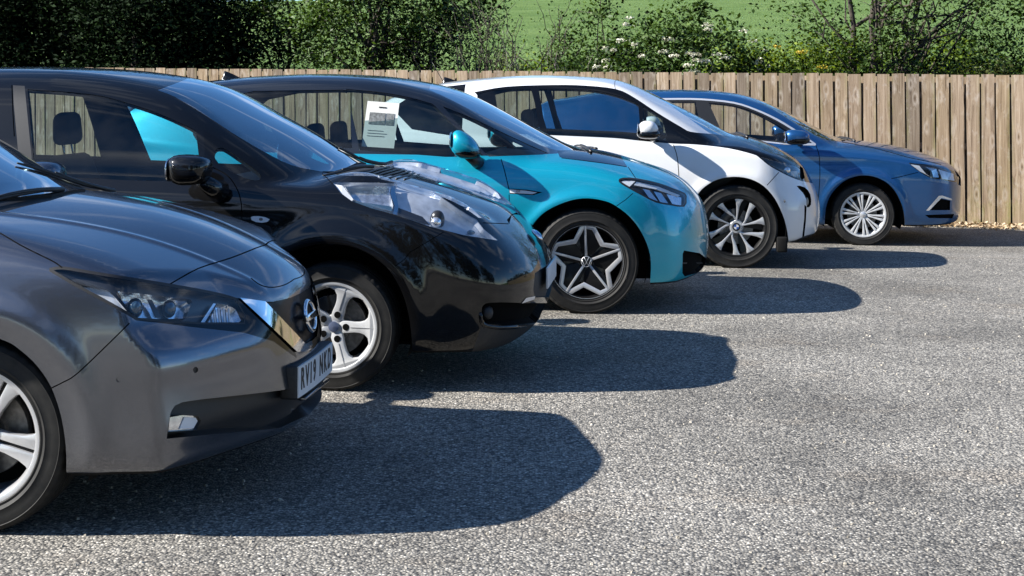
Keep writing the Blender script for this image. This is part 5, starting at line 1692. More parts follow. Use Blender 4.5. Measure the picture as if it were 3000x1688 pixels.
    b.add('rear_window', 'xz', [(-2.95, 1.18), (-2.8, 1.34), (-2.5, 1.43), (-2.2, 1.46), (-1.92, 1.47), (-1.86, 1.04), (-2.7, 1.05), (-2.9, 1.1)])
    b.add('headlight', px, ltop[:-1] + [(1418, 670), (1461, 705), (1363, 690), (1252, 662), (1158, 629), (1087, 610), (1031, 590), (998, 566)])
    b.add('headlight', 'xa', [(.12, .655), (.22, .60), (.35, .575), (.5, .55), (.62, .545), (.70, .565), (.68, .60), (.5, .655), (.35, .675), (.2, .685)], lambda C, G: C[:, 2] > .8)
    b.add('lamp_rear', px, [(1010, 545), (1145, 545), (1142, 565), (1152, 600), (1147, 618), (1090, 604), (1035, 583)])
    b.add('fog_recess', px, curve([(1412, 902), (1424, 889), (1470, 886), (1528, 888)], 2) + [(1620, 888), (1620, 925), (1580, 945), (1473, 954), (1423, 948), (1410, 928)])
    b.add('plate_recess', px, [(1567, 800), (1600, 780), (1660, 770), (1660, 870), (1567, 872), (1562, 850)])
    b.add('bumper_blade', px, [(1527, 889), (1540, 873), (1566, 867), (1564, 877)])
    b.add('chin', px, [(1380, 1040), (1412, 952), (1473, 957), (1580, 949), (1640, 925), (1640, 1060)], lambda C, G: C[:, 2] < .33)
    b.add('side_repeater', px, [(735, 637), (742, 634), (760, 634), (778, 637), (791, 643), (785, 650), (768, 653), (750, 651), (738, 645)])
    b.seam(px, curve([(622, 490), (666, 514), (692, 549), (705, 587), (708, 640), (700, 800)], 3), 3.0)
    b.seam(px, [(1414, 653), (1490, 656)], 2.4)
    b.seam(px, [(1493, 655), (1486, 645), (1506, 622)], 2.4)
    b.seam(px, [(943, 508), (958, 522), (975, 540)], 2.4)
    b.seam(px, [(1158, 780), (1186, 784 - 25), (1200, 740), (1300, 680)], 1.8)
    b.seam(px, curve([(35, 250), (38, 330), (42, 400)], 3), 3.0)
    arch_cut(b, curve([(800, 790), (830, 752), (880, 727), (932, 716), (990, 716), (1045, 727), (1100, 756), (1142, 795), (1172, 845), (1192, 900), (1203, 960), (1208, 1022)], 3), Rt, wb, .375)
    b.finish()
    gk = ['windscreen', 'front_window', 'quarter_window', 'rear_window']
    std_panels(b, car, 'paint_black', gk)
    b.panel('bonnet', 'bonnet', 'paint_black', car, 'join')
    b.panel('cowl', 'cowl', 'black_plastic', car, 'join', recess=.006)
    b.panel('windscreen', 'windscreen', 'glass_front', car, 'join')
    for k in gk[1:]: b.panel(k, k, 'glass_side', car, 'split', recess=.003)
    b.panel('door_corner', 'door_corner', 'black_gloss', car, 'split')
    b.panel('pillar_trim', 'pillar_trim', 'black_trim', car, 'split')
    hl = lamp(b, car, 'headlight', 'reflector_dim', .03, inserts=(('lamp_rear', 'turn_reflector', 'lamp_chrome', .03),))
    b.trim('lamp_edge', [(978, 537), (1002, 541), (1035, 583), (1028, 589), (1000, 566)], -.006, 'lamp_white', hl)
    b.trim('lamp_divider', [(1148, 541), (1160, 541), (1158, 555), (1168, 598), (1162, 628), (1152, 624), (1157, 600), (1144, 565)], -.008, 'chrome', hl)
    b.trim('turn_lens', [(1030, 585), (1148, 600), (1150, 621), (1090, 608)], -.012, 'lamp_blueglass', hl)
    b.bulb('projector', (1286, 634), .024, (.036, .034, .048), 'lamp_dark', hl)
    b.bulb('projector_lens', (1280, 646), .014, (.026, .028, .026), 'lamp_chrome', hl)
    b.bulb('position_lamp', (1384, 676), .014, (.020, .018, .012), 'lamp_blueglass', hl)
    b.trim('reflector_step', [(1168, 602), (1240, 628), (1262, 655), (1166, 624)], -.016, 'lamp_dark', hl)
    b.panel('fog_recess', 'fog_recess', 'gap_black', car, 'join', recess=.05)
    b.panel('plate_recess', 'plate_recess', 'black_plastic', car, 'join', recess=.02)
    b.panel('bumper_blade', 'bumper_blade', 'satin_chrome', car, 'split', off=.004)
    b.panel('chin', 'chin', 'black_plastic', car, 'split')
    P = [b.hit(q) for q in curve([(1408, 915), (1409, 935), (1416, 950), (1440, 957), (1475, 960), (1540, 956), (1585, 947), (1600, 938)], 2)]
    P = [q for q in P if q is not None]
    bm = bmesh.new(); tube(bm, P, [.006] + [.011] * (len(P) - 2) + [.006], 8); il = bm_obj('intake_lip', bm, 'paint_black', car); mirror_copy([il], car)
    b.bulb('fog_lamp', (1436, 920), .03, (.028, .034, .034), 'black_plastic', [car, car])
    rp = b.panel('side_repeater', 'side_repeater', 'lamp_white', car, 'split', off=.004)
    b.bulb('repeater_bulb', (765, 643), -.003, (.010, .004, .008), 'interior_grey', rp)
    arch_lip(b, car)
    handles(b, car, 'paint_black', ((-1.45, .90), (-2.30, .92)))
    # front number plate and badge
    bm = bmesh.new(); box_bm(bm, (1.0, 0, .50), (.012, .52, .111), None, .003); bm_obj('number_plate', bm, 'plate_white', car)
    lid = superell('front_badge', car, 'chrome', (.922, 0, .70), (.012, .052, .040), 2.4, rot=Matrix.Rotation(R(-48), 3, 'Y'))
    superell('badge_inlay', lid, 'badge_blue', (.925, 0, .702), (.012, .040, .030), 2.4, rot=Matrix.Rotation(R(-48), 3, 'Y'))
    wh = make_wheel(car, Rt, .214, .205, rim_five, 'alloy_silver', -.868)
    finish_wheels(car, wh, wb, -.868, .205)
    wheel_well(car, 0, Rt, .405); wheel_well(car, -wb, Rt, .405)
    interior(car, -.20, 1.03, -3.4, seat_x=-1.42, rear_x=-2.25, seat_z=.43, hb=.63)
    c = fr.at((558, 498), -.98)
    def shp(q): return Vector((q.x * (1.0 + .10 * q.z), q.y, q.z * (1 - .08 * q.x)))
    m = superell('door_mirror', car, 'paint_black', c, (.098, .105, .074), 3.2, shp)
    superell('mirror_face', m, 'mirror_glass', c + Vector((-.094, .0, .0)), (.008, .09, .058), 3)
    bm = bmesh.new(); tube(bm, [c + Vector((.05, .02, -.05)), c + Vector((.09, .06, -.09)), c + Vector((.10, .13, -.11))], [.035, .045, .06], 10); bm_obj('mirror_foot', bm, 'paint_black', m)
    mirror_copy([m], car)
    wiper(car, b, (.02, -.05), (-.12, -.60)); wiper(car, b, (.0, .58), (-.20, .08))
    for k in range(7):
        bm = bmesh.new()
        x = .06 + .03 * k; tube(bm, [drop(b, x - .10 * abs(y) ** 1.4, y, .0) for y in np.linspace(-.52 + .05 * k, .52 - .05 * k, 13)], .006, 6)
        bm_obj('cowl_rib', bm, 'black_trim', car)
    return car
# ---------------------------------------------------------------- teal hatchback (third in the row)
def rim_star(wh, rr, w):
    dish = lambda r: .03 * max(0, 1 - r / rr)
    y0 = -.44 * w
    bm = bmesh.new(); lathe(bm, [(rr * .985, y0 + .01), (rr * .985, y0 - .003), (rr * 1.02, y0 - .004), (rr * 1.02, y0 + .01)], 96); bm_obj('rim_ring', bm, 'alloy_machined', wh, True, 30)
    for k in range(5):
        t = R(93 + 72 * k)
        spoke_obj(wh, [(.035, -.0085), (.035, .0085), (rr * .97, .008), (rr * .97, -.008)], y0, .02, 'alloy_machined', t, dish)
        zz = [polar(rr * .985, 1), polar(rr * .985, -16), polar(rr * .70, -45), polar(rr * .98, -64), polar(rr * .985, -71), polar(rr * .91, -71), polar(rr * .56, -44.5), polar(rr * .87, -12.5), polar(rr * .90, 1)]
        spoke_obj(wh, zz, y0 + .002, .02, 'alloy_machined', t, dish, name='rim_facet')
        bl = [polar(.05, 30), polar(rr * .97, 12), polar(rr * .97, -18), polar(.6 * rr, -44), polar(.05, -50)]
        spoke_obj(wh, bl, y0 + .012, .03, 'alloy_black', t, dish, name='spoke_back')
    hc = disc_obj(wh, 'hub_cap', .037, y0 + .020, y0 + .06, 'lamp_dark', dome=.003)
    bm = bmesh.new(); lathe(bm, [(.036, y0 + .0195), (.036, y0 + .015), (.0325, y0 + .0145), (.0325, y0 + .0195)], 40); bm_obj('roundel_ring', bm, 'satin_chrome', hc)
    for line in ([(-.016, .028), (0, -.001), (.016, .028)], [(-.030, .012), (-.013, -.028), (0, -.004), (.013, -.028), (.030, .012)]):
        bm = bmesh.new(); tube(bm, [(x, y0 + .0155, z) for x, z in line], .0028, 6); bm_obj('roundel_letter', bm, 'satin_chrome', hc)
    for k in range(5):
        disc_obj(wh, 'wheel_bolt', .011, y0 + .035, y0 + .06, 'lamp_dark', 10, polar(.056, 57 + 72 * k))
def car_teal():
    fr = Frame((0.597, 10.381, 0), 6.5)
    car = empty('hatchback_car', fr.o, -fr.t)
    tag(car, 'teal hatchback with dark roof and star-pattern alloys, a printed sheet in its side window', 'car', 'cars parked in a row')
    Rt, wb = .349, 2.77
    p = dict(Rt=Rt, wb=wb, ra=.425, flare=.016, flw=.05,
        W=[(-3.5, .84), (-2.8, .893), (-2, .903), (-.8, .905), (0, .90), (.35, .893), (.6, .875), (.9, .84)],
        sec=[(.1, -.10), (.2, -.045), (.3, -.02), (.45, -.006), (.62, 0), (.76, -.006), (.88, -.03), (.96, -.06), (1.04, -.10), (1.2, -.22)],
        hood=[(-2, 1.12), (-1.2, 1.10), (-.5, 1.085), (-.15, 1.07), (.1, 1.035), (.25, .998), (.4, .955), (.55, .90), (.68, .835), (.8, .75), (.95, .60)],
        hcr=(.085, .8, 2.3),
        nose=[(.1, .70), (.2, .785), (.28, .815), (.4, .83), (.52, .828), (.62, .81), (.7, .785), (.78, .745), (.86, .69), (1.0, .56)],
        plan=[(0, 0), (.2, .01), (.4, .04), (.55, .085), (.68, .15), (.78, .235), (.86, .36), (.95, .60)],
        roof=[(-3.9, .75), (-3.62, 1.0), (-3.42, 1.28), (-3.2, 1.43), (-2.95, 1.50), (-2.62, 1.545), (-2.24, 1.572), (-1.967, 1.58), (-1.69, 1.575), (-1.474, 1.562), (-1.257, 1.532), (-1.09, 1.498), (-.715, 1.346), (-.285, 1.13), (-.135, 1.058), (.2, .89), (.6, .69)],
        gcr=[(-3, .05), (-1.6, .035), (-1.0, .06), (-.3, .10), (0, .12)],
        wg=[(-3.5, .66), (-2.9, .76), (-2.2, .80), (-1, .815), (-.3, .80), (.1, .76)], tum=(.30, .30, 1.04),
        tail=[(.2, -3.30), (.4, -3.43), (.8, -3.45), (1.05, -3.42), (1.4, -3.2)], tplan=[(0, 0), (.4, .03), (.7, .14), (.85, .3), (.95, .6)],
        bot=[(-3.5, .28), (-3.0, .2), (.3, .195), (.6, .20), (.85, .235)],
        k=dict(sh=.07, fr=.09, roof=.14, u=.03))
    b = Body(fr, make_F(p), -3.46, .83)
    px = 'px'
    underside(b, p)
    b.add('roof', 'xzall', [(-4, 1.03), (-3.3, 1.03), (-.55, 1.035), (-.2, 1.045), (-.1, 1.07), (.2, 1.2), (.2, 2), (-4, 2)], lambda C, G: C[:, 2] > 1.0)
    b.add('body', 'xz', [(-2.62, 1.0), (-2.74, 1.14), (-2.79, 1.30), (-3.05, 1.42), (-3.28, 1.28), (-3.42, 1.0)])
    b.add('bonnet', px, [(1700, 462)] + curve([(1764, 477), (1839, 489)], 3) + curve([(1862, 522), (1930, 537), (1992, 558), (2024, 572)], 3) + [(2080, 590), (2080, 400), (1700, 400)])
    b.add('cowl', px, [(1632, 441), (1640, 461), (1764, 477), (1838, 488.5), (1826, 470), (1814, 448), (1805, 400), (1690, 400)], lambda C, G: C[:, 0] < .3)
    b.add('windscreen', px, curve([(1258, 263), (1326, 295), (1411, 338), (1497, 381), (1582, 425), (1633, 441)], 3) + [(1690, 439), (1760, 440), (1760, 380), (1300, 180), (1262, 240)])
    b.add('front_window', px, curve([(1014, 261), (1112, 270), (1198, 285), (1266, 304)], 3) + [(1276, 312), (1340, 380), (1404, 447), (1402, 459), (1305, 460), (1053, 440)])
    b.add('quarter_window', px, curve([(1298, 312), (1380, 345), (1454, 380), (1540, 420), (1606, 449)], 3) + [(1590, 453), (1433, 459), (1425, 452), (1360, 385)])
    b.add('rear_window', 'xz', [(-2.72, 1.30), (-2.6, 1.395), (-2.35, 1.45), (-1.72, 1.468), (-1.66, 1.46), (-1.60, 1.07), (-2.5, 1.065), (-2.66, 1.14)])
    b.add('headlight', px, curve([(1814, 531), (1826, 523), (1868, 525), (1930, 539), (1971, 554), (2006, 568), (2009, 583), (2004, 604), (1963, 599), (1921, 591), (1880, 570), (1839, 548)], 2, True))
    hr = curve([(1814, 531), (1826, 523), (1868, 525), (1930, 539), (1971, 554), (2006, 568), (2009, 583), (2004, 604), (1963, 599), (1921, 591), (1880, 570), (1839, 548)], 2, True)
    b.add('lamp_seal', px, strip(hr + hr[:1], 5))
    b.add('bumper_vent', px, [(2004, 734), (2050, 742), (2080, 765), (2054, 797), (2006, 810), (1999, 800), (2000, 744)])
    b.add('badge_border', px, [(1492, 553), (1545, 556), (1589, 564), (1562, 572), (1493, 568)])
    b.add('fender_badge', px, [(1493, 555), (1540, 559), (1574, 564), (1560, 569), (1494, 565.5)])
    b.add('lower_lip', px, [(1900, 832), (1960, 828), (2010, 818), (2060, 800), (2075, 780), (2075, 860), (1900, 860)])
    b.seam(px, curve([(1468, 466), (1478, 500), (1491, 554)], 4), 2.6)
    b.seam(px, curve([(1491.5, 570), (1492, 610), (1488, 680), (1478, 760)], 4), 2.4)
    b.seam(px, [(1806, 604), (1832, 586), (1855, 566)], 2.0)
    b.seam(px, [(1840, 489), (1862, 522)], 2.0)
    b.seam(px, curve([(1645, 463), (1764, 478), (1836, 489)], 4), 2.0)
    b.seam('xz', [(-1.62, 1.02), (-1.60, .7), (-1.55, .3)], .005)
    arch_cut(b, curve([(1540, 690), (1555, 666), (1582, 633), (1619, 608), (1673, 587), (1723, 581), (1772, 589), (1805, 604), (1847, 637), (1880, 682), (1901, 732), (1907, 773), (1905, 825)], 3), Rt, wb, .40)
    b.finish()
    gk = ['windscreen', 'front_window', 'quarter_window', 'rear_window']
    std_panels(b, car, 'paint_teal', gk)
    b.panel('roof', 'roof', 'roof_black', car, 'join')
    b.panel('bonnet', 'bonnet', 'paint_teal', car, 'join')
    b.panel('cowl', 'cowl', 'black_gloss', car, 'split')
    b.panel('windscreen', 'windscreen', 'glass_front', car, 'join')
    for k in gk[1:]: b.panel(k, k, 'glass_side', car, 'split', recess=.003)
    hl = lamp(b, car, 'headlight', depth=.03, lens='lens_soft')
    b.panel('lamp_seal', 'lamp_seal', 'black_trim', car, 'split')
    b.trim('daytime_light', [(1820, 531), (1830, 527), (1862, 529), (1845, 546)], -.006, 'lamp_white', hl)
    b.trim('daytime_light', [(1866, 529), (1930, 543), (1996, 570), (1990, 574), (1925, 552), (1858, 540)], -.010, 'lamp_white', hl)
    b.trim('lamp_reflector', [(1885, 551), (1905, 555), (1930, 588), (1905, 580)], -.012, 'reflector', hl)
    b.trim('lamp_reflector', [(1918, 558), (1940, 563), (1962, 596), (1938, 592)], -.012, 'reflector', hl)
    b.trim('lamp_reflector', [(1956, 566), (2000, 576), (2000, 600), (1974, 597)], -.012, 'reflector', hl)
    b.panel('bumper_vent', 'bumper_vent', 'gap_black', car, 'split', recess=.03)
    b.trim('vent_bar', [(2003, 770), (2062, 770), (2062, 774), (2003, 774)], -.01, 'black_plastic', [car, car])
    b.panel('badge_border', 'badge_border', 'black_gloss', car, 'split')
    fb = b.panel('fender_badge', 'fender_badge', 'lamp_white', car, 'split', off=.002)  # white base colour stands in for bright sky reflected in the badge
    h = b.hit((1505, 561)); n = Vector((0, -1, 0))
    text_obj('badge_text', '1ST', .020, 'plate_ink', fb[0], Matrix.Translation(h + Vector((.03, -.0045, .002))) @ Matrix.Rotation(R(90), 4, 'X'))
    b.panel('lower_lip', 'lower_lip', 'black_plastic', car, 'join')
    arch_lip(b, car)
    handles(b, car, 'paint_teal', ((-1.50, .90), (-2.50, .92)))
    wh = make_wheel(car, Rt, .246, .215, rim_star, 'alloy_black', -.885)
    finish_wheels(car, wh, wb, -.885, .215, steer=6)
    wheel_well(car, 0, Rt, .43); wheel_well(car, -wb, Rt, .43)
    interior(car, -.25, 1.05, -3.4, seat_x=-1.50, rear_x=-2.3, seat_z=.36)
    # door mirrors
    c = fr.at((1362, 424), -.962)
    def shp(q): return Vector((q.x * (1.0 - .12 * q.z), q.y, q.z * (1 - .25 * q.x) - .34 * q.x))
    m = superell('door_mirror', car, 'paint_teal', c, (.096, .088, .080), 2.4, shp)
    superell('mirror_rim', m, 'black_gloss', c + Vector((.012, .01, -.028)), (.092, .09, .068), 2.4, shp)
    superell('mirror_face', m, 'mirror_glass', c + Vector((-.090, .0, .03)), (.008, .075, .055), 3)
    bm = bmesh.new(); tube(bm, [c + Vector((.02, .0, -.07)), c + Vector((.06, .05, -.11)), c + Vector((.07, .13, -.125))], [.032, .036, .045], 10); bm_obj('mirror_foot', bm, 'black_trim', m)
    mirror_copy([m], car)
    wiper(car, b, (.0, -.30), (-.17, .42)); wiper(car, b, (.0, .40), (-.20, .72))
    c = fr.at((682, 232), 0); shark_fin(car, c.x, 1.53)
    # printed sheet hanging inside the front side window
    P = [fr.at(q, -.765) for q in ((1077, 296), (1170, 303), (1154, 435), (1059, 429))]
    P = [fr.at(q, -.70 if i < 2 else -.765) for i, q in enumerate(((1077, 296), (1170, 303), (1154, 435), (1059, 429)))]
    sheet = empty('printed_sheet', fr.M @ P[3], -fr.t)
    tag(sheet, 'white printed sheet with a photo hung inside the teal car\'s side window', 'paper sheet')
    def quad(name, uv, mat, off):
        bm = bmesh.new()
        vs = []
        for dd in (0, -.0012):
            for u, v in uv:
                q = (P[3].lerp(P[2], u)).lerp(P[0].lerp(P[1], u), v)
                vs.append(bm.verts.new(q - P[3] + Vector((0, -off - dd, 0))))
        bm.faces.new(vs[:4]); bm.faces.new(vs[:3:-1])
        for i in range(4): bm.faces.new((vs[i], vs[4 + i], vs[4 + (i + 1) % 4], vs[(i + 1) % 4]))
        bmesh.ops.recalc_face_normals(bm, faces=bm.faces)
        return bm_obj(name, bm, mat, sheet, False)
    quad('paper', [(0, 0), (1, 0), (1, 1), (0, 1)], 'paper', 0)
    quad('picture', [(.12, .50), (.62, .50), (.62, .76), (.12, .76)], 'paper_grey', .0024)
    quad('picture', [(.65, .50), (.90, .50), (.90, .62), (.65, .62)], 'paper_grey', .0024)
    quad('picture', [(.65, .63), (.90, .63), (.90, .76), (.65, .76)], 'paper_grey', .0024)
    quad('heading_line', [(.38, .87), (.62, .87), (.62, .895), (.38, .895)], 'plate_ink', .0024)
    for k in range(1, 4): quad('text_line', [(.12, .18 + .06 * k), (.6 + .06 * (k % 3), .18 + .06 * k), (.6 + .06 * (k % 3), .188 + .06 * k), (.12, .188 + .06 * k)], 'interior_grey', .0024)
    return car
# ---------------------------------------------------------------- white and black hatchback (fourth in the row)
def rim_turbine(wh, rr, w):
    y0 = -.42 * w
    bm = bmesh.new(); lathe(bm, [(rr * .985, y0 + .01), (rr * .985, y0 - .003), (rr * 1.02, y0 - .004), (rr * 1.02, y0 + .01)], 96); bm_obj('rim_ring', bm, 'alloy_machined', wh, True, 30)
    dish = lambda r: .02 * max(0, 1 - r / rr)
    for k in range(5):
        t = R(87 + 72 * k)
        def blade(path):
            up = [polar(rr * r, c + h) for r, c, h in path]; dn = [polar(rr * r, c - h) for r, c, h in path[::-1]]
            tip = [polar(rr * .99, path[-1][1])]
            return dn + up + tip if False else up + tip + dn
        spoke_obj(wh, blade([(.10, 0, 18), (.2, 0, 8), (.45, -1, 3.6), (.7, -1, 4.2), (.85, -1.5, 6.2), (.985, -2, 9.5)])[::-1], y0, .028, 'alloy_machined', t, dish, .003)
        spoke_obj(wh, blade([(.15, -74, 13), (.25, -66, 8.5), (.36, -56, 6.4), (.47, -44.5, 6.2), (.60, -38, 5.4), (.78, -34, 5.4), (.9, -32.5, 6.6), (.985, -31.5, 8.5)])[::-1], y0 + .002, .028, 'alloy_machined', t, dish, .003)
        spoke_obj(wh, [polar(.06, 4), polar(rr * .98, 4), polar(rr * .98, -22), polar(.06, -18)], y0 + .03, .012, 'alloy_black', t, dish, 0, name='spoke_back')
    bm = bmesh.new(); lathe(bm, [(.0001, y0 + .016), (.05, y0 + .016), (.062, y0 + .03)], 32); bm_obj('hub_plate', bm, 'alloy_machined', wh, True, 30)
    hc = disc_obj(wh, 'hub_cap', .034, y0 + .010, y0 + .03, 'lamp_dark', dome=.003)
    for q in range(4):
        pts = [(0, 0)] + [polar(.021, a) for a in np.linspace(90 * q, 90 * q + 90, 8)]
        spoke_obj(hc, pts, y0 + .0045, .003, 'badge_blue' if q % 2 else 'badge_white', 0, None, 0, name='roundel_quarter')
def car_white():
    fr = Frame((1.99, 12.886, 0), 6.5)
    car = empty('hatchback_car', fr.o, -fr.t)
    tag(car, 'white and black small hatchback with thin tyres on large turbine alloys', 'car', 'cars parked in a row')
    Rt, wb = .35, 2.57
    p = dict(Rt=Rt, wb=wb, ra=.43, flare=.014, flw=.05,
        W=[(-3.2, .80), (-2.6, .865), (-2, .878), (-.8, .88), (0, .878), (.35, .868), (.6, .845), (.9, .80)],
        sec=[(.1, -.10), (.2, -.05), (.3, -.022), (.45, -.006), (.62, 0), (.78, -.008), (.9, -.03), (.98, -.05), (1.06, -.085), (1.2, -.18)],
        hood=[(-2, 1.14), (-1.2, 1.12), (-.5, 1.11), (-.15, 1.105), (.1, 1.085), (.25, 1.045), (.39, .99), (.5, .93), (.6, .86), (.7, .76), (.9, .5)],
        hcr=(.09, .8, 2.2),
        nose=[(.1, .66), (.2, .72), (.3, .755), (.45, .77), (.56, .755), (.66, .715), (.75, .675), (.83, .645), (.92, .60), (1.05, .5)],
        plan=[(0, 0), (.2, .012), (.4, .045), (.55, .09), (.68, .16), (.78, .25), (.86, .37), (.95, .60)],
        roof=[(-3.5, .75), (-3.3, 1.1), (-3.15, 1.33), (-2.95, 1.44), (-2.654, 1.525), (-2.4, 1.562), (-2.205, 1.583), (-1.913, 1.603), (-1.619, 1.609), (-1.329, 1.60), (-1.1, 1.582), (-.9, 1.53), (-.725, 1.455), (-.321, 1.26), (.021, 1.075), (.3, .92), (.7, .7)],
        gcr=[(-3, .05), (-1.6, .035), (-1.0, .055), (-.3, .10), (0, .12)],
        wg=[(-3.3, .60), (-2.8, .70), (-2.2, .765), (-1, .785), (-.3, .765), (.2, .70)], tum=(.27, .26, 1.06),
        tail=[(.2, -3.08), (.4, -3.22), (.8, -3.25), (1.05, -3.22), (1.4, -3.05)], tplan=[(0, 0), (.4, .03), (.7, .14), (.85, .3), (.95, .6)],
        bot=[(-3.3, .28), (-2.9, .2), (.3, .205), (.5, .225), (.75, .26)],
        k=dict(sh=.06, fr=.08, roof=.09, u=.03))
    b = Body(fr, make_F(p), -3.26, .775)
    px = 'px'
    underside(b, p)
    top = curve([(1390, 270), (1483, 254), (1623, 249), (1716, 251), (1804, 261), (1855, 284), (1925, 330), (1995, 372), (2023, 386), (2079, 392)], 3)
    belt = curve([(1500, 392), (1651, 398), (1800, 405), (1869, 412), (1972, 421), (2042, 424), (2135, 435), (2205, 452), (2223, 461), (2251, 484), (2284, 503), (2321, 521), (2349, 531)], 3)
    b.add('black_band', px, top + [(2154, 392), (2200, 380), (2420, 440), (2420, 545)] + belt[::-1])
    b.add('rear_black', 'xz', [(-2.35, 1.06), (-2.35, 1.52), (-2.75, 1.47), (-3.0, 1.3), (-2.8, 1.12)])
    b.add('windscreen', px, curve([(1874, 258), (1949, 300), (2014, 344), (2079, 391)], 4) + [(2154, 402), (2230, 400), (2230, 340), (1900, 200), (1850, 245)], lambda C, G: G[:, 0] > .12)
    b.add('front_window', px, curve([(1578, 262), (1716, 264), (1800, 279), (1862, 301)], 3) + [(1871, 310), (1876, 400), (1870, 408), (1800, 402), (1669, 396), (1606, 393), (1592, 345)])
    b.add('quarter_window', px, [(1884, 312), (1910, 326), (1940, 345), (1953, 398), (1950, 411), (1884, 409)])
    b.add('rear_window', px, curve([(1398, 276), (1440, 266), (1483, 263), (1556, 262)], 3) + [(1566, 300), (1584, 392), (1500, 388), (1440, 380), (1400, 330)])
    b.add('headlight', px, [(2228, 460), (2262, 470), (2303, 480), (2336, 489), (2342, 496), (2343, 521), (2317, 516), (2284, 499), (2251, 480)])
    b.add('grille', px, [(2343, 486), (2352, 492), (2358, 521), (2349, 528), (2344, 520)])
    b.add('fog_recess', px, curve([(2334, 545), (2358, 549), (2374, 570), (2376, 600), (2364, 608), (2362, 585), (2352, 565)], 2, True))
    b.add('bumper_slot', px, [(2357, 600), (2363, 606), (2361, 650), (2356, 692), (2350, 697), (2356, 640)])
    b.add('skirt', px, [(1500, 694), (2310, 709), (2330, 704), (2362, 690), (2400, 680), (2400, 760), (1500, 760)])
    b.seam(px, curve([(1973, 424), (1984, 461), (1989, 517), (1990, 580)], 3), 2.4)
    b.seam(px, [(2282, 505), (2247, 543)], 2.2)
    b.seam(px, curve([(1802, 236), (1801, 250), (1803, 262)], 3), 1.6)
    arch_cut(b, curve([(2026, 610), (2042, 573), (2065, 547), (2102, 526), (2149, 518), (2196, 524), (2237, 545), (2270, 582), (2293, 629), (2305, 670), (2310, 705)], 3), Rt, wb, .405)
    b.finish()
    gk = ['windscreen', 'front_window', 'quarter_window', 'rear_window']
    std_panels(b, car, 'paint_white', gk)
    b.panel('black_band', 'bonnet', 'black_gloss', car, 'join')
    b.panel('rear_black', 'rear_quarter', 'black_gloss', car, 'split')
    b.panel('windscreen', 'windscreen', 'glass_front', car, 'join')
    for k in gk[1:]: b.panel(k, k, 'glass_side', car, 'split', recess=.003)
    hl = lamp(b, car, 'headlight', 'lamp_dark', .05)
    b.bulb('projector', (2309, 497), .02, (.035, .035, .030), 'reflector', hl)
    b.trim('lamp_reflector', [(2318, 500), (2340, 500), (2340, 518), (2322, 513)], -.012, 'cowl_beige', hl)
    b.panel('grille', 'grille', 'gap_black', car, 'join', recess=.02)
    b.panel('fog_recess', 'fog_recess', 'gap_black', car, 'split', recess=.03)
    b.bulb('fog_lamp', (2367, 590), .012, (.016, .02, .034), 'cowl_beige', [car, car])
    b.panel('bumper_slot', 'bumper_slot', 'gap_black', car, 'split', recess=.02)
    b.panel('skirt', 'skirt', 'black_plastic', car, 'join')
    arch_lip(b, car)
    handles(b, car, 'paint_white', ((-1.35, .93),))
    h = b.hit((2298, 590)); superell('parking_sensor', car, 'interior_grey', h, (.010, .004, .012), 2)
    wh = make_wheel(car, Rt, .246, .165, rim_turbine, 'alloy_black', -.865)
    finish_wheels(car, wh, wb, -.865, .165, steer=4)
    wheel_well(car, 0, Rt, .43); wheel_well(car, -wb, Rt, .43)
    interior(car, -.05, 1.08, -3.2, seat_x=-1.35, rear_x=-2.05, seat_z=.44)
    bm = bmesh.new(); box_bm(bm, (.385, -.79, .205), (.09, .12, .13), None, .012); fl = bm_obj('mud_flap', bm, 'underbody', car); mirror_copy([fl], car)
    c = fr.at((1898, 380), -.965)
    def shp(q): return Vector((q.x * (1 - .22 * max(q.z, 0)), q.y, q.z))
    m = superell('door_mirror', car, 'paint_white', c + Vector((0, 0, .01)), (.088, .10, .066), 2.6, shp)
    superell('mirror_base', m, 'black_gloss', c + Vector((.008, .0, -.038)), (.098, .10, .040), 2.8)
    superell('mirror_face', m, 'mirror_glass', c + Vector((-.084, .0, .0)), (.008, .085, .055), 3)
    bm = bmesh.new(); tube(bm, [c + Vector((.03, .03, -.06)), c + Vector((.05, .17, -.08))], [.03, .035], 10); bm_obj('mirror_foot', bm, 'black_gloss', m)
    mirror_copy([m], car)
    wiper(car, b, (.12, -.25), (-.02, .45)); wiper(car, b, (.12, .35), (-.06, .70))
    c = fr.at((1322, 232), 0); f = shark_fin(car, c.x + .02, 1.515, h=.075, l=.22)
    bm = bmesh.new(); tube(bm, [(c.x - .08, 0, 1.55), (c.x - .18, 0, 1.72)], [.004, .002], 6); bm_obj('aerial_rod', bm, 'black_trim', f)
    return car
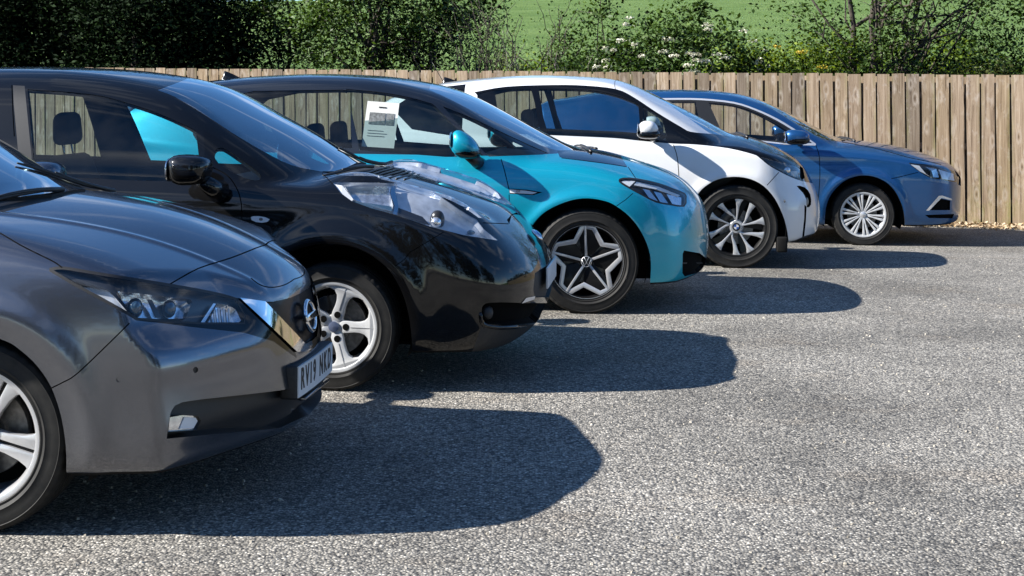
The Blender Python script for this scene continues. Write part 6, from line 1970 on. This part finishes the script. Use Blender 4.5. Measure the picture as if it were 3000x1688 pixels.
# ---------------------------------------------------------------- blue estate (farthest, by the fence)
def rim_multi(wh, rr, w):
    y0 = -.43 * w
    dish = lambda r: .012 * max(0, 1 - r / rr)
    for k in range(20):
        t = R(18 * k + (3.2 if k % 2 else -3.2))
        A = [(.036, -.0075), (rr * .45, -.0065), (rr * .75, -.011), (rr * .93, -.0145), (rr * .97, -.010), (rr * .97, .010), (rr * .93, .0145), (rr * .75, .011), (rr * .45, .0065), (.036, .0075)]
        spoke_obj(wh, A, y0, .018, 'alloy_silver', t, dish, .003)
    bm = bmesh.new(); lathe(bm, [(rr * .945, y0 + .004), (rr * .95, y0 - .002), (rr * .99, y0 - .002), (rr * .99, y0 + .02)], 72); bm_obj('rim_ring', bm, 'alloy_silver', wh, True, 30)
    bm = bmesh.new(); lathe(bm, [(.0001, y0 + .012), (.044, y0 + .012), (.05, y0 + .03)], 32); bm_obj('hub_plate', bm, 'alloy_silver', wh, True, 30)
    disc_obj(wh, 'hub_cap', .028, y0 + .004, y0 + .02, 'satin_chrome', dome=.006)
    for k in range(5): disc_obj(wh, 'wheel_bolt', .009, y0 + .010, y0 + .02, 'lamp_dark', 10, polar(.048, 50 + 72 * k))
def car_blue():
    fr = Frame((3.687, 15.458, -.072), 6.5)
    car = empty('estate_car', fr.o, -fr.t)
    tag(car, 'blue estate car with chrome window line, farthest in the row beside the timber fence', 'car', 'cars parked in a row')
    Rt, wb = .318, 2.66
    crease = lambda x, z: .010 * np.exp(-((z - (.985 - .06 * sstep(x, -.2, .9))) / .03) ** 2) * sstep(x, -1.5, -.2)
    p = dict(Rt=Rt, wb=wb, ra=.41, flare=.018, flw=.045, extraW=crease,
        W=[(-3.4, .82), (-2.7, .895), (-2, .908), (-.8, .91), (0, .908), (.4, .90), (.65, .88), (.9, .84), (1.1, .78)],
        sec=[(.1, -.09), (.2, -.045), (.3, -.018), (.45, -.004), (.6, 0), (.75, -.006), (.86, -.02), (.94, -.03), (1.0, -.07), (1.2, -.25)],
        hood=[(-2, 1.10), (-1.2, 1.09), (-.5, 1.075), (-.14, 1.055), (.1, 1.035), (.374, 1.0), (.6, .952), (.8, .893), (.92, .845), (1.02, .785), (1.12, .70)],
        hcr=(.095, .8, 2.4),
        nose=[(.1, .93), (.2, 1.04), (.28, 1.085), (.4, 1.10), (.55, 1.105), (.66, 1.10), (.74, 1.085), (.82, 1.05), (.9, .99), (1.0, .88)],
        plan=[(0, 0), (.2, .012), (.4, .045), (.55, .085), (.68, .145), (.76, .20), (.84, .29), (.92, .45)],
        roof=[(-3.8, .75), (-3.6, 1.05), (-3.45, 1.32), (-3.2, 1.45), (-2.8, 1.52), (-2.4, 1.552), (-2.183, 1.56), (-1.9, 1.566), (-1.601, 1.562), (-1.42, 1.55), (-1.284, 1.535), (-1.12, 1.50), (-.971, 1.453), (-.502, 1.23), (-.141, 1.045), (.2, .87), (.6, .66)],
        gcr=[(-3, .05), (-1.6, .04), (-1.0, .06), (-.3, .10), (0, .12)],
        wg=[(-3.5, .66), (-2.9, .75), (-2.2, .79), (-1, .80), (-.3, .775), (.1, .72)], tum=(.30, .30, 1.03),
        tail=[(.2, -3.32), (.4, -3.46), (.8, -3.50), (1.05, -3.48), (1.4, -3.3)], tplan=[(0, 0), (.4, .03), (.7, .14), (.85, .3), (.95, .6)],
        bot=[(-3.5, .28), (-3.0, .2), (.3, .20), (.6, .205), (1.05, .225)],
        k=dict(sh=.045, fr=.08, roof=.12, u=.03))
    b = Body(fr, make_F(p), -3.52, 1.11)
    px = 'px'
    underside(b, p)
    edge = curve([(2467, 416), (2566, 435), (2664, 462), (2737, 477), (2795, 493)], 3)
    b.add('bonnet', px, edge + [(2850, 480), (2780, 420), (2475, 390), (2461, 409)])
    b.add('windscreen', px, curve([(2226, 297), (2277, 328), (2362, 384), (2405, 405), (2440, 413)], 3) + [(2470, 413), (2520, 410), (2520, 370), (2280, 250), (2230, 285)])
    b.add('window_chrome', px, curve([(1880, 290), (1961, 288), (2055, 289), (2149, 299), (2213, 319), (2277, 348), (2341, 387), (2391, 422)], 3) + [(2389, 427), (2300, 424), (2230, 416), (1880, 410)])
    b.add('window_frame', px, curve([(1884, 295), (1961, 293), (2055, 294), (2149, 304), (2212, 324), (2276, 354), (2338, 392), (2380, 420)], 3) + [(2300, 420), (2230, 412), (1884, 406)])
    b.add('front_window', px, curve([(2076, 301), (2149, 309), (2212, 329), (2276, 359), (2334, 394), (2355, 410)], 3) + [(2340, 417), (2230, 409), (2120, 407), (2106, 367)])
    b.add('rear_window', px, curve([(1890, 300), (1961, 298), (2038, 298)], 3) + [(2044, 330), (2060, 406), (1890, 402)])
    b.add('headlight', px, curve([(2662, 478), (2680, 479), (2737, 484), (2788, 497), (2800, 511), (2803, 534), (2756, 526), (2725, 521), (2695, 504)], 2, True))
    b.add('grille', px, [(2796, 498), (2804, 505), (2815, 520), (2815, 545), (2804, 540), (2802, 512)])
    b.add('fog_recess', px, [(2725, 616), (2756, 582), (2784, 588), (2783, 616)])
    b.add('fog_chrome', px, [(2713, 617), (2750, 574), (2760, 573), (2788, 583), (2788, 587), (2758, 580), (2722, 617)])
    b.add('lower_slot', px, [(2710, 630), (2796, 627), (2790, 640), (2722, 639)])
    b.add('sill', px, [(2300, 606), (2396, 609), (2418, 612), (2418, 670), (2300, 670)])
    b.seam(px, curve([(2391, 428), (2400, 458), (2402, 515), (2398, 580), (2394, 640)], 3), 2.2)
    b.seam(px, [(2690, 505), (2650, 515), (2611, 524)], 2.0)
    b.seam(px, edge[:-2], 1.8)
    arch_cut(b, curve([(2416, 650), (2418, 618), (2429, 580), (2452, 549), (2482, 526), (2520, 515), (2558, 517), (2596, 534), (2623, 561), (2642, 599), (2649, 629), (2651, 652)], 3), Rt, wb, .385, back=.004)
    b.finish()
    gk = ['windscreen', 'front_window', 'rear_window']
    std_panels(b, car, 'paint_blue', gk)
    b.panel('bonnet', 'bonnet', 'paint_blue', car, 'join')
    b.panel('windscreen', 'windscreen', 'glass_front', car, 'join')
    b.panel('window_chrome', 'window_chrome', 'satin_chrome', car, 'split', off=.002)
    b.panel('window_frame', 'window_frame', 'black_trim', car, 'split')
    for k in gk[1:]: b.panel(k, k, 'glass_pale', car, 'split', recess=.003)
    hl = lamp(b, car, 'headlight', 'lamp_dark', .05)
    b.trim('daytime_light', [(2668, 481), (2694, 485), (2714, 510), (2728, 519), (2697, 503)], -.008, 'lamp_white', hl)
    b.trim('lamp_reflector', [(2712, 488), (2745, 494), (2752, 520), (2736, 520), (2730, 500)], -.010, 'reflector', hl)
    b.trim('lamp_reflector', [(2752, 495), (2795, 508), (2799, 530), (2762, 524)], -.010, 'reflector_dim', hl)
    b.panel('grille', 'grille', 'black_gloss', car, 'join', recess=.015)
    b.panel('fog_recess', 'fog_recess', 'gap_black', car, 'split', recess=.02)
    b.panel('fog_chrome', 'fog_chrome', 'satin_chrome', car, 'split', off=.003)
    b.panel('lower_slot', 'lower_slot', 'gap_black', car, 'split', recess=.02)
    b.panel('sill', 'sill', 'paint_blue', car, 'split', off=.004)
    arch_lip(b, car)
    handles(b, car, 'satin_chrome', ((-1.45, .88), (-2.40, .89)))
    wh = make_wheel(car, Rt, .222, .205, rim_multi, 'alloy_silver', -.885)
    finish_wheels(car, wh, wb, -.885, .205)
    wheel_well(car, 0, Rt, .415); wheel_well(car, -wb, Rt, .415)
    interior(car, -.20, 1.02, -3.45, seat_x=-1.62, rear_x=-2.45, seat_z=.34)
    c = fr.at((2334, 401), -1.0)
    def shp(q): return Vector((q.x, q.y, q.z * (1 - .12 * q.x)))
    m = superell('door_mirror', car, 'paint_blue', c, (.125, .10, .070), 2.8, shp)
    superell('mirror_base', m, 'black_gloss', c + Vector((.01, .0, -.032)), (.122, .10, .050), 2.8, shp)
    superell('mirror_face', m, 'mirror_glass', c + Vector((-.118, .0, .0)), (.008, .085, .055), 3)
    bm = bmesh.new(); tube(bm, [c + Vector((.03, .03, -.06)), c + Vector((.05, .17, -.08))], [.03, .035], 10); bm_obj('mirror_foot', bm, 'black_gloss', m)
    mirror_copy([m], car)
    wiper(car, b, (-.02, -.30), (-.20, .45)); wiper(car, b, (-.02, .30), (-.24, .70))
    return car
build_ground()
build_fence()
build_vegetation()
leaf_litter()
loose_grit()
light_block_trees()
car_grey()
car_black()
car_teal()
car_white()
car_blue()
